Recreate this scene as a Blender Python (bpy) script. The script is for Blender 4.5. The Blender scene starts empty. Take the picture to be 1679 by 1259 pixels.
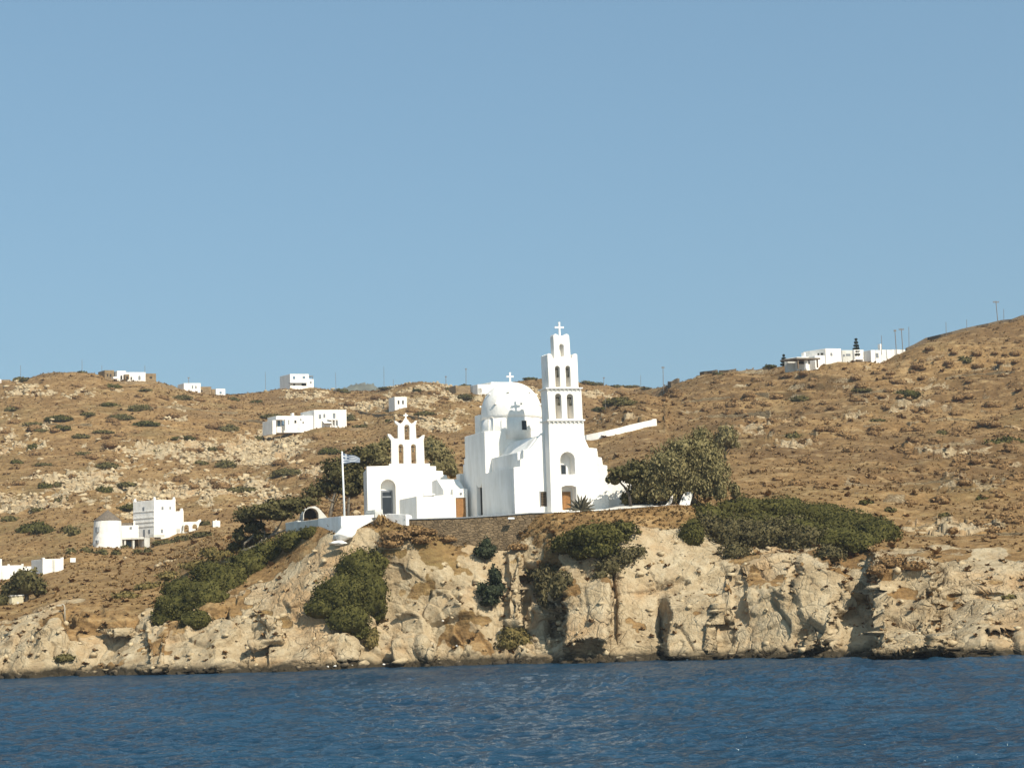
import bpy, math, random
import numpy as np
from mathutils import Vector, geometry, noise as mnoise

# ------------------------------------------------------------------ set-up
sc = bpy.context.scene
COL = sc.collection
rng = np.random.default_rng(7)
random.seed(7)
R = math.radians

# ------------------------------------------------------------------ camera
F_PX, CX, CY = 2800.0, 839.5, 629.5        # focal length in photo pixels
HAZE = 0.00011
H = 6.0                                     # eye height above the sea
PITCH = math.atan((1001 - CY) / F_PX)
ROLL = 0.033
_f = np.array([0, math.cos(PITCH), math.sin(PITCH)])
_u0 = np.array([0, -math.sin(PITCH), math.cos(PITCH)])
_r0 = np.array([1.0, 0, 0])
_r = _r0 * math.cos(ROLL) - _u0 * math.sin(ROLL)
_u = _u0 * math.cos(ROLL) + _r0 * math.sin(ROLL)
cam_d = bpy.data.cameras.new('camera')
cam_d.sensor_width = 36
cam_d.lens = 36 * F_PX / 1679
cam_d.clip_start = 1
cam_d.clip_end = 30000
cam = bpy.data.objects.new('camera', cam_d)
COL.objects.link(cam)
from mathutils import Matrix
cam.matrix_world = Matrix(((_r[0], _u[0], -_f[0], 0), (_r[1], _u[1], -_f[1], 0), (_r[2], _u[2], -_f[2], H), (0, 0, 0, 1)))
sc.camera = cam


def ray(px, py):
    """photo pixel -> (x/y, (z-H)/y) of its line of sight"""
    d = _f + (px - CX) / F_PX * _r + (CY - py) / F_PX * _u
    return d[0] / d[1], d[2] / d[1]


def ray_np(px, py):
    px = np.asarray(px, float); py = np.asarray(py, float)
    d = _f[None] + ((px - CX) / F_PX)[..., None] * _r + ((CY - py) / F_PX)[..., None] * _u
    return d[..., 0] / d[..., 1], d[..., 2] / d[..., 1]


def at(px, py, Y):
    a, t = ray(px, py)
    return Vector((a * Y, Y, H + t * Y))


def project(P):
    q = P - np.array([0, 0, H])
    w = q @ _f
    return CX + F_PX * (q @ _r) / w, CY - F_PX * (q @ _u) / w


# ------------------------------------------------------------------ noise in numpy
def _hash(ix, iy, iz, seed):
    h = (ix.astype(np.int64) * 374761393 + iy.astype(np.int64) * 668265263 + iz.astype(np.int64) * 2147483647 + seed * 974634777) & 0xFFFFFFFF
    h = ((h ^ (h >> 13)) * 1274126177) & 0xFFFFFFFF
    h = ((h ^ (h >> 16)) * 2246822519) & 0xFFFFFFFF
    return ((h ^ (h >> 15)) & 0xFFFFFF) / float(0xFFFFFF)


def vn(p, seed=0):
    i = np.floor(p); f = p - i
    f = f * f * f * (f * (f * 6 - 15) + 10)
    x, y, z = i[:, 0], i[:, 1], i[:, 2]
    r = 0
    for dx in (0, 1):
        wx = f[:, 0] if dx else 1 - f[:, 0]
        for dy in (0, 1):
            wy = f[:, 1] if dy else 1 - f[:, 1]
            for dz in (0, 1):
                wz = f[:, 2] if dz else 1 - f[:, 2]
                r = r + wx * wy * wz * _hash(x + dx, y + dy, z + dz, seed)
    return r * 2 - 1


def fbm(p, octaves=4, seed=0, gain=0.5, lac=2.03):
    r = 0; a = 1; n = 0
    for o in range(octaves):
        r = r + a * vn(p * lac ** o + o * 17.3, seed + o)
        n += a; a *= gain
    return r / n


def facets(p, size, seed=0, tilt=0.6):
    """broken rock: per-cell tilted plane; returns (height, f2-f1)"""
    q = p / size
    i = np.floor(q)
    b1 = np.full(len(q), 9.0); b2 = np.full(len(q), 9.0)
    cid = np.zeros((len(q), 3)); cp = np.zeros((len(q), 3))
    for dx in (-1, 0, 1):
        for dy in (-1, 0, 1):
            for dz in (-1, 0, 1):
                c = i + np.array([dx, dy, dz])
                j = np.stack([_hash(c[:, 0], c[:, 1], c[:, 2], seed + k) for k in (1, 2, 3)], 1)
                pt = c + 0.1 + 0.8 * j
                d = np.linalg.norm(q - pt, axis=1)
                near = d < b1
                b2 = np.where(near, b1, np.minimum(b2, d))
                b1 = np.where(near, d, b1)
                cid[near] = c[near]; cp[near] = pt[near]
    hgt = _hash(cid[:, 0], cid[:, 1], cid[:, 2], seed + 9) - 0.5
    g = np.stack([_hash(cid[:, 0], cid[:, 1], cid[:, 2], seed + 20 + k) - 0.5 for k in range(3)], 1) * 2
    return hgt + tilt * ((q - cp) * g).sum(1), b2 - b1


def smooth(x, a, b):
    t = np.clip((x - a) / (b - a), 0, 1)
    return t * t * (3 - 2 * t)


# ------------------------------------------------------------------ meshes and tags
ROOT = {}


def tag(o, label=None, cat=None, group=None, kind=None):
    if label: o['label'] = label
    if cat: o['category'] = cat
    if group: o['group'] = group
    if kind: o['kind'] = kind
    return o


def link(o, parent=None):
    COL.objects.link(o)
    if parent is not None:
        o.parent = parent
    return o


def empty(name, loc, label, cat, group=None, kind=None):
    o = bpy.data.objects.new(name, None)
    o.empty_display_size = 0.5
    o.location = loc
    link(o)
    ROOT[o.name] = Vector(loc)
    return tag(o, label, cat, group, kind)


def np_mesh(name, V, quads=None, tris=None, mat=None, smooth_shade=False):
    me = bpy.data.meshes.new(name)
    V = np.asarray(V, np.float32)
    loops, starts = [], []
    n = 0
    if quads is not None and len(quads):
        q = np.asarray(quads, np.int32); loops.append(q.ravel()); starts.append(np.arange(len(q), dtype=np.int32) * 4); n = q.size
    if tris is not None and len(tris):
        t = np.asarray(tris, np.int32); loops.append(t.ravel()); starts.append(n + np.arange(len(t), dtype=np.int32) * 3)
    lv = np.concatenate(loops); ls = np.concatenate(starts)
    me.vertices.add(len(V)); me.vertices.foreach_set('co', V.ravel())
    me.loops.add(len(lv)); me.loops.foreach_set('vertex_index', lv)
    me.polygons.add(len(ls)); me.polygons.foreach_set('loop_start', ls)
    me.update(calc_edges=True)
    me.validate()
    if smooth_shade:
        me.polygons.foreach_set('use_smooth', np.ones(len(ls), bool))
    if mat: me.materials.append(mat)
    return me


class MB:
    """collects polygons in world space, then links them as one mesh object"""
    def __init__(self):
        self.v = []; self.f = []

    def poly(self, pts):
        i = len(self.v); self.v += [Vector(p) for p in pts]; self.f.append(list(range(i, i + len(pts))))

    def add(self, verts, faces):
        i = len(self.v); self.v += [Vector(p) for p in verts]
        self.f += [[k + i for k in f] for f in faces]

    def build(self, name, mat, parent=None, bevel=0, smooth_shade=False, origin=None):
        org = Vector(origin) if origin is not None else (ROOT[parent.name] if parent is not None else Vector((0, 0, 0)))
        me = bpy.data.meshes.new(name)
        me.from_pydata([v - org for v in self.v], [], self.f)
        import bmesh
        bm = bmesh.new(); bm.from_mesh(me)
        bmesh.ops.remove_doubles(bm, verts=bm.verts, dist=0.0005)
        bmesh.ops.recalc_face_normals(bm, faces=bm.faces)
        bm.to_mesh(me); bm.free()
        if smooth_shade:
            me.polygons.foreach_set('use_smooth', [True] * len(me.polygons))
        me.materials.append(mat)
        o = bpy.data.objects.new(name, me)
        link(o, parent)
        if origin is not None: o.location = origin
        ROOT[o.name] = org
        if bevel:
            m = o.modifiers.new('bevel', 'BEVEL'); m.width = bevel; m.segments = 2; m.limit_method = 'ANGLE'; m.angle_limit = R(40)
        return o

    # shapes in a local frame
    def box(self, fr, x0, x1, y0, y1, z0, z1, taper=0.0):
        P = fr.P
        v = [P(x0, y0, z0), P(x1, y0, z0), P(x1, y1, z0), P(x0, y1, z0),
             P(x0 + taper, y0 + taper, z1), P(x1 - taper, y0 + taper, z1), P(x1 - taper, y1 - taper, z1), P(x0 + taper, y1 - taper, z1)]
        self.add(v, [(0, 1, 2, 3), (4, 5, 6, 7), (0, 1, 5, 4), (1, 2, 6, 5), (2, 3, 7, 6), (3, 0, 4, 7)])

    def slab(self, fr, outline, y0, y1, holes=()):
        """outline and holes are (x, z) loops in the frame's front plane; extruded from y0 to y1"""
        loops = [list(outline)] + [list(h) for h in holes]
        tri = geometry.tessellate_polygon([[Vector((x, z, 0)) for x, z in l] for l in loops])
        flat = [p for l in loops for p in l]
        n = len(flat)
        v = [fr.P(x, y0, z) for x, z in flat] + [fr.P(x, y1, z) for x, z in flat]
        f = [tuple(t) for t in tri] + [tuple(k + n for k in reversed(t)) for t in tri]
        s = 0
        for l in loops:
            m = len(l)
            f += [(s + k, s + (k + 1) % m, n + s + (k + 1) % m, n + s + k) for k in range(m)]
            s += m
        self.add(v, f)

    def tube(self, pts, rad, sides=6):
        pts = [Vector(p) for p in pts]
        rad = rad if isinstance(rad, (list, tuple)) else [rad] * len(pts)
        rings = []
        for k, p in enumerate(pts):
            d = (pts[min(k + 1, len(pts) - 1)] - pts[max(k - 1, 0)]).normalized()
            a = d.cross(Vector((0, 0, 1)) if abs(d.z) < 0.9 else Vector((1, 0, 0))).normalized()
            b = d.cross(a)
            rings.append([p + (a * math.cos(2 * math.pi * s / sides) + b * math.sin(2 * math.pi * s / sides)) * rad[k] for s in range(sides)])
        v = [q for r_ in rings for q in r_]
        f = []
        for k in range(len(pts) - 1):
            for s in range(sides):
                f.append((k * sides + s, k * sides + (s + 1) % sides, (k + 1) * sides + (s + 1) % sides, (k + 1) * sides + s))
        f.append(tuple(range(sides))); f.append(tuple((len(pts) - 1) * sides + s for s in range(sides)))
        self.add(v, f)

    def lathe(self, c, prof, sides=40):
        v = []
        for r_, z in prof:
            for s in range(sides):
                a = 2 * math.pi * s / sides
                v.append((c[0] + r_ * math.cos(a), c[1] + r_ * math.sin(a), z))
        f = []
        for k in range(len(prof) - 1):
            for s in range(sides):
                f.append((k * sides + s, k * sides + (s + 1) % sides, (k + 1) * sides + (s + 1) % sides, (k + 1) * sides + s))
        f.append(tuple(range(sides))); f.append(tuple((len(prof) - 1) * sides + s for s in range(sides)))
        self.add(v, f)


class Frame:
    """a building's own axes: x along its front, y into it"""
    def __init__(self, px, py, Y, theta, skew=None):
        a, t = ray(px, py)
        self.O = Vector((a * Y, Y)); self.z = H + t * Y
        self.ex = Vector((math.cos(R(theta)), math.sin(R(theta))))
        self.ey = Vector((-math.sin(R(theta)), math.cos(R(theta)))) if skew is None else Vector(skew).normalized()

    def side(self, x):
        f = Frame.__new__(Frame)
        f.O = self.O + self.ex * x; f.z = self.z; f.ex = self.ey; f.ey = self.ex
        return f

    def P(self, x, y, z):
        q = self.O + self.ex * x + self.ey * y
        return Vector((q.x, q.y, z))

    def loc(self, px, py, y=0.0):
        a, t = ray(px, py)
        b = self.O + self.ey * y
        x = (a * b.y - b.x) / (self.ex.x - a * self.ex.y)
        return x, H + t * (b.y + self.ex.y * x)

    def L(self, pts, y=0.0):
        return [self.loc(px, py, y) for px, py in pts]

    def arch(self, x0, x1, top, bot, y=0.0, n=10):
        xa, zb = self.loc(x0, bot, y); xb, zb2 = self.loc(x1, bot, y)
        zt = self.loc((x0 + x1) / 2, top, y)[1]
        zb = (zb + zb2) / 2
        r_ = (xb - xa) / 2; zs = zt - r_
        return [(xa, zb), (xb, zb)] + [((xa + xb) / 2 + r_ * math.cos(math.pi * k / n), zs + r_ * math.sin(math.pi * k / n)) for k in range(n + 1)]

    def rect(self, x0, x1, top, bot, y=0.0):
        xa, zt = self.loc(x0, top, y); xb, _ = self.loc(x1, top, y)
        _, zb = self.loc((x0 + x1) / 2, bot, y)
        _, zt = self.loc((x0 + x1) / 2, top, y)
        return [(xa, zb), (xb, zb), (xb, zt), (xa, zt)]


# ------------------------------------------------------------------ materials
def new_mat(name):
    m = bpy.data.materials.new(name); m.use_nodes = True
    nt = m.node_tree
    b = nt.nodes['Principled BSDF']
    b.inputs['Specular IOR Level'].default_value = 0.2
    return m, nt, b


def N(nt, t, **kw):
    n = nt.nodes.new(t)
    for k, v in kw.items():
        if k.startswith('in_'):
            n.inputs[int(k[3:]) if k[3:].isdigit() else k[3:].replace('_', ' ')].default_value = v
        else:
            setattr(n, k, v)
    return n


def noise_node(nt, scale, detail=4, rough=0.55, vec=None):
    n = N(nt, 'ShaderNodeTexNoise')
    n.inputs['Scale'].default_value = scale; n.inputs['Detail'].default_value = detail; n.inputs['Roughness'].default_value = rough
    if vec is not None: nt.links.new(vec, n.inputs['Vector'])
    return n.outputs['Fac']


def ramp(nt, fac, stops):
    r_ = N(nt, 'ShaderNodeValToRGB')
    e = r_.color_ramp.elements
    while len(e) < len(stops): e.new(0.5)
    for k, (p, c) in enumerate(stops):
        e[k].position = p
        e[k].color = (*c, 1) if not isinstance(c, (int, float)) else (c, c, c, 1)
    nt.links.new(fac, r_.inputs['Fac'])
    return r_.outputs['Color']


def mixc(nt, fac, a, b, mode='MIX'):
    m = N(nt, 'ShaderNodeMix', data_type='RGBA', blend_type=mode)
    for s, val in ((0, fac), (6, a), (7, b)):
        if isinstance(val, (int, float)): m.inputs[s].default_value = val
        elif isinstance(val, tuple): m.inputs[s].default_value = (*val, 1) if len(val) == 3 else val
        else: nt.links.new(val, m.inputs[s])
    return m.outputs[2]


def world_pos(nt):
    return N(nt, 'ShaderNodeNewGeometry').outputs['Position']


def bump(nt, b, height, strength=0.5, dist=0.1):
    n = N(nt, 'ShaderNodeBump'); n.inputs['Strength'].default_value = strength; n.inputs['Distance'].default_value = dist
    nt.links.new(height, n.inputs['Height']); nt.links.new(n.outputs['Normal'], b.inputs['Normal'])


def math_node(nt, op, a, b=None, clamp=False):
    m = N(nt, 'ShaderNodeMath', operation=op, use_clamp=clamp)
    for k, v in ((0, a), (1, b)):
        if v is None: continue
        if isinstance(v, (int, float)): m.inputs[k].default_value = v
        else: nt.links.new(v, m.inputs[k])
    return m.outputs[0]


def plain(name, c, rough=0.8, var=0.12, scale=2.0, metal=0.0, bmp=0.0):
    m, nt, b = new_mat(name)
    p = world_pos(nt)
    n = noise_node(nt, scale, 5, 0.6, p)
    lo = tuple(x * (1 - var) for x in c); hi = tuple(min(1, x * (1 + var)) for x in c)
    nt.links.new(ramp(nt, n, [(0.3, lo), (0.7, hi)]), b.inputs['Base Color'])
    b.inputs['Roughness'].default_value = rough; b.inputs['Metallic'].default_value = metal
    if bmp: bump(nt, b, noise_node(nt, scale * 3, 4, 0.6, p), bmp, 0.05)
    return m


def whitewash(name, c=(0.90, 0.855, 0.79), stain=0.14):
    m, nt, b = new_mat(name)
    p = world_pos(nt)
    s = N(nt, 'ShaderNodeMapping'); s.inputs['Scale'].default_value = (1, 1, 0.25)
    nt.links.new(p, s.inputs['Vector'])
    n = noise_node(nt, 0.9, 6, 0.65, s.outputs['Vector'])
    lo = tuple(x * (1 - stain) * k for x, k in zip(c, (1, 0.985, 0.95)))
    nt.links.new(ramp(nt, n, [(0.35, lo), (0.6, c)]), b.inputs['Base Color'])
    b.inputs['Roughness'].default_value = 0.9
    bump(nt, b, noise_node(nt, 0.8, 6, 0.6, p), 0.6, 0.2)
    return m


def foliage(name, dark, light, tip=None, bark=False):
    m, nt, b = new_mat(name)
    p = world_pos(nt)
    t = N(nt, 'ShaderNodeAttribute', attribute_name='tint').outputs['Fac']
    n = noise_node(nt, 0.55, 4, 0.6, p)
    f = math_node(nt, 'ADD', math_node(nt, 'MULTIPLY', t, 0.6), math_node(nt, 'MULTIPLY', n, 0.7))
    stops = [(0.3, dark), (0.85, light)]
    if tip: stops = [(0.25, dark), (0.65, light), (0.95, tip)]
    nt.links.new(ramp(nt, f, stops), b.inputs['Base Color'])
    b.inputs['Roughness'].default_value = 0.75
    b.inputs['Specular IOR Level'].default_value = 0.04
    return m


def stone_masonry(name, c0, c1, scale=2.2):
    m, nt, b = new_mat(name)
    p = world_pos(nt)
    mp = N(nt, 'ShaderNodeMapping'); mp.inputs['Scale'].default_value = (1, 1, 1.9)
    nt.links.new(p, mp.inputs['Vector'])
    v = N(nt, 'ShaderNodeTexVoronoi'); v.inputs['Scale'].default_value = scale
    nt.links.new(mp.outputs['Vector'], v.inputs['Vector'])
    e = N(nt, 'ShaderNodeTexVoronoi', feature='DISTANCE_TO_EDGE'); e.inputs['Scale'].default_value = scale
    nt.links.new(mp.outputs['Vector'], e.inputs['Vector'])
    sep = N(nt, 'ShaderNodeSeparateColor'); nt.links.new(v.outputs['Color'], sep.inputs[0])
    col = ramp(nt, sep.outputs[0], [(0.0, c0), (0.5, tuple((a + d) / 2 for a, d in zip(c0, c1))), (1.0, c1)])
    n = noise_node(nt, 0.5, 5, 0.6, p)
    col = mixc(nt, 0.45, col, ramp(nt, n, [(0.3, tuple(x * 0.55 for x in c0)), (0.7, c1)]))
    nt.links.new(col, b.inputs['Base Color'])
    b.inputs['Roughness'].default_value = 0.95
    bump(nt, b, ramp(nt, e.outputs['Distance'], [(0.0, 0.0), (0.12, 1.0)]), 0.9, 0.12)
    return m


M = {}
M['white'] = whitewash('whitewash')
M['white_old'] = whitewash('weathered_whitewash', (0.66, 0.64, 0.58), 0.22)
M['cream'] = whitewash('cream_render', (0.62, 0.55, 0.38), 0.15)
M['stone'] = stone_masonry('stone_masonry', (0.24, 0.165, 0.09), (0.42, 0.30, 0.17), 1.4)
M['dark_stone'] = stone_masonry('dark_dry_stone', (0.10, 0.075, 0.05), (0.26, 0.19, 0.115), 1.6)
M['field_stone'] = stone_masonry('field_stone', (0.15, 0.105, 0.058), (0.40, 0.30, 0.17), 1.1)
M['bank_stone'] = stone_masonry('brown_stone_wall', (0.12, 0.084, 0.047), (0.27, 0.19, 0.108), 1.7)
M['glass'] = plain('dark_window_glass', (0.03, 0.035, 0.04), 0.15, 0.2, 1.0)
M['opening'] = plain('interior_shade', (0.035, 0.033, 0.03), 0.9)  # near-black panels stand in for the shade inside openings
M['wood'] = plain('varnished_wood', (0.29, 0.142, 0.050), 0.5, 0.25, 6.0)
M['lattice'] = plain('brown_lattice', (0.17, 0.12, 0.075), 0.7, 0.3, 6.0)
M['grey_frame'] = plain('grey_frame', (0.20, 0.21, 0.22), 0.6)
M['blue_shutter'] = plain('blue_shutter', (0.12, 0.19, 0.27), 0.6)
M['bronze'] = plain('bell_bronze', (0.16, 0.145, 0.11), 0.4, 0.25, 6.0, 0.7)
M['slate'] = plain('grey_thatch', (0.15, 0.12, 0.09), 0.9, 0.35, 3.0, 0, 0.5)
M['concrete'] = plain('pale_concrete', (0.5, 0.47, 0.41), 0.9, 0.15, 1.5)
M['pole'] = plain('weathered_pole_wood', (0.20, 0.175, 0.15), 0.9, 0.2, 2.0)
M['lamp'] = plain('pale_lamp_metal', (0.42, 0.36, 0.27), 0.5, 0.1, 2.0)
M['white_paint'] = plain('white_paint', (0.8, 0.8, 0.78), 0.4, 0.05)
M['bark'] = plain('grey_bark', (0.22, 0.185, 0.14), 0.9, 0.3, 5.0, 0, 0.5)
M['dark_bark'] = plain('dark_bark', (0.075, 0.06, 0.045), 0.9, 0.3, 5.0, 0, 0.5)
M['shade_grey_cap'] = plain('coping_painted_shade', (0.27, 0.28, 0.29), 0.9, 0.15)  # the coping's shade is put into its grey colour
M['green'] = foliage('olive_green_foliage', (0.028, 0.027, 0.008), (0.072, 0.066, 0.019), (0.108, 0.095, 0.029))
M['hill_green'] = foliage('grey_green_shrub', (0.042, 0.038, 0.014), (0.108, 0.090, 0.034), (0.15, 0.122, 0.048))
M['dark_green'] = foliage('dark_tree_foliage', (0.030, 0.028, 0.012), (0.088, 0.076, 0.030), (0.14, 0.118, 0.048))
M['tamarisk'] = foliage('tamarisk_foliage', (0.075, 0.065, 0.027), (0.18, 0.148, 0.064), (0.25, 0.205, 0.098))
M['grey_twig'] = foliage('dry_grey_twigs', (0.040, 0.033, 0.014), (0.092, 0.076, 0.034), (0.145, 0.118, 0.056))
M['brown_shrub'] = foliage('dry_brown_shrub', (0.13, 0.075, 0.033), (0.23, 0.138, 0.062), (0.31, 0.195, 0.092))
M['olive'] = foliage('olive_dry_shrub', (0.07, 0.058, 0.02), (0.15, 0.115, 0.04), (0.2, 0.15, 0.06))
M['gold'] = foliage('golden_dry_grass', (0.15, 0.090, 0.038), (0.27, 0.170, 0.072), (0.37, 0.245, 0.115))
M['straw'] = foliage('pale_straw', (0.30, 0.19, 0.08), (0.48, 0.33, 0.15), (0.60, 0.43, 0.21))
M['conifer'] = foliage('conifer_foliage', (0.012, 0.016, 0.010), (0.035, 0.042, 0.022), (0.06, 0.065, 0.035))


def rock_mat(name, wet=True, c=((0.26, 0.19, 0.105), (0.47, 0.36, 0.215), (0.58, 0.47, 0.30))):
    m, nt, b = new_mat(name)
    p = world_pos(nt)
    n1 = noise_node(nt, 0.22, 6, 0.62, p); n2 = noise_node(nt, 1.7, 6, 0.65, p)
    f = math_node(nt, 'ADD', math_node(nt, 'MULTIPLY', n1, 0.6), math_node(nt, 'MULTIPLY', n2, 0.45))
    col = ramp(nt, f, [(0.34, c[0]), (0.52, c[1]), (0.7, c[2])])
    if wet:
        sep = N(nt, 'ShaderNodeSeparateXYZ'); nt.links.new(p, sep.inputs[0])
        zz = math_node(nt, 'ADD', sep.outputs['Z'], math_node(nt, 'MULTIPLY', math_node(nt, 'SUBTRACT', n2, 0.5), -1.4))
        w = ramp(nt, math_node(nt, 'MULTIPLY', zz, 0.5), [(0.22, 1.0), (0.42, 0.0)])
        col = mixc(nt, w, col, (0.055, 0.042, 0.026))
    nt.links.new(col, b.inputs['Base Color'])
    b.inputs['Roughness'].default_value = 0.95
    bump(nt, b, n2, 0.7, 0.25)
    return m


M['rock'] = rock_mat('pale_tan_rock')
M['shore_rock'] = rock_mat('dark_shore_rock', True, ((0.10, 0.075, 0.045), (0.22, 0.165, 0.10), (0.42, 0.32, 0.2)))

# ------------------------------------------------------------------ terrain
KX = [-2600, -900, -300, 0, 130, 250, 350, 440, 520, 600, 670, 760, 840, 900, 960, 1040, 1120, 1250, 1400, 1500, 1679, 2000, 2700, 4400]
WATER = [(-2600, 1165), (-900, 1135), (-300, 1120), (0, 1113), (200, 1108), (420, 1103), (650, 1094), (760, 1092), (840, 1089), (1000, 1086), (1080, 1083), (1380, 1079), (1679, 1077), (2000, 1072), (2700, 1058), (4400, 1010)]
RIDGE = [(-2600, 820), (-900, 700), (-300, 645), (0, 628), (50, 619), (95, 611), (150, 612), (185, 624), (250, 626), (300, 639), (370, 648), (440, 642), (465, 638), (520, 637), (555, 643), (610, 642), (640, 635), (700, 627), (730, 633), (780, 634), (830, 630), (870, 623), (900, 622), (950, 628), (1000, 633), (1070, 637), (1092, 637), (1110, 629), (1170, 613), (1250, 606), (1285, 602), (1300, 601), (1340, 599), (1380, 594), (1400, 593), (1445, 592), (1484, 577), (1520, 560), (1580, 544), (1640, 531), (1679, 522), (2000, 475), (2700, 400), (4400, 300)]
# per key column: r2 r3 r4 r5 as (py, metres behind the waterline), r6 r7 r8 as (py, depth), ridge depth, depth of the dip before the ridge
T = {
    -2600: ((1130, 4), (1100, 12), (1070, 22), (1050, 60), (1010, 330), (950, 420), (880, 540), 700, 0),
    -900: ((1105, 4), (1075, 12), (1035, 22), (1010, 60), (975, 330), (890, 420), (790, 530), 680, 0),
    -300: ((1092, 4), (1055, 12), (1012, 22), (985, 55), (950, 320), (860, 410), (745, 510), 640, 0),
    0: ((1088, 4), (1050, 11), (1012, 21), (985, 50), (945, 310), (850, 400), (730, 510), 620, 0),
    130: ((1085, 4), (1035, 11), (988, 23), (957, 55), (912, 320), (830, 405), (720, 510), 620, 0),
    250: ((1080, 3), (1040, 10), (998, 19), (950, 50), (893, 345), (815, 420), (715, 515), 615, 0),
    350: ((1076, 3), (1040, 7), (965, 20), (915, 36), (872, 350), (800, 430), (715, 525), 650, 0),
    440: ((1074, 3), (1015, 9), (928, 21), (902, 27), (865, 345), (790, 440), (715, 535), 700, 0),
    520: ((1068, 3), (965, 10), (885, 16.5), (862, 19), (850, 320), (770, 440), (698, 530), 715, 0),
    600: ((1066, 3), (985, 8), (868, 13.5), (852, 16), (None, 262), (740, 450), (690, 545), 735, 0),
    670: ((1068, 3), (985, 8.5), (869, 14.4), (853, 16.6), (None, 258), (720, 460), (672, 540), 715, 0),
    760: ((1067, 3), (990, 9.5), (896, 18.6), (850, 20.8), (None, 256), (720, 470), (670, 560), 710, 0),
    840: ((1062, 3), (985, 9), (898, 18.2), (846, 20.6), (None, 256), (720, 470), (670, 560), 710, 0),
    900: ((1062, 3), (970, 9), (890, 16.8), (842, 19.6), (None, 256), (722, 420), (680, 520), 710, -4),
    960: ((1062, 3), (965, 10), (879, 17.5), (839.5, 21.2), (None, 258), (755, 360), (692, 440), 705, -14),
    1040: ((1060, 3), (965, 10), (872, 17.6), (834.5, 22.0), (815, 262), (740, 360), (652, 470), 700, -16),
    1120: ((1058, 3), (975, 9), (885, 19.4), (829, 24.2), (800, 270), (730, 365), (655, 450), 490, 0),
    1250: ((1058, 3), (965, 9), (895, 22), (828, 50), (790, 276), (720, 360), (660, 430), 478, 0),
    1400: ((1055, 3), (990, 9), (915, 21), (850, 45), (790, 278), (710, 360), (640, 425), 472, 0),
    1500: ((1056, 4), (1010, 13), (910, 26), (865, 50), (790, 285), (710, 360), (630, 425), 476, 0),
    1679: ((1054, 5), (1010, 15), (905, 32), (850, 60), (780, 290), (690, 365), (600, 430), 482, 0),
    2000: ((1046, 5), (1000, 15), (900, 34), (840, 65), (765, 290), (665, 365), (565, 430), 485, 0),
    2700: ((1030, 5), (985, 15), (900, 34), (840, 65), (760, 290), (650, 365), (520, 430), 490, 0),
    4400: ((985, 5), (950, 15), (890, 34), (830, 65), (740, 290), (600, 365), (440, 430), 490, 0),
}


def pchip(x, y, q):
    x = np.asarray(x, float); y = np.asarray(y, float); q = np.asarray(q, float)
    h = np.diff(x); d = np.diff(y) / h
    m = np.zeros_like(y)
    for k in range(1, len(x) - 1):
        if d[k - 1] * d[k] > 0:
            w1 = 2 * h[k] + h[k - 1]; w2 = h[k] + 2 * h[k - 1]
            m[k] = (w1 + w2) / (w1 / d[k - 1] + w2 / d[k])
    m[0], m[-1] = d[0], d[-1]
    k = np.clip(np.searchsorted(x, q) - 1, 0, len(x) - 2)
    t = np.clip((q - x[k]) / h[k], 0, 1)
    return (y[k] * (1 + 2 * t) * (1 - t) ** 2 + m[k] * h[k] * t * (1 - t) ** 2 + y[k + 1] * t * t * (3 - 2 * t) + m[k + 1] * h[k] * t * t * (t - 1))


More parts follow.
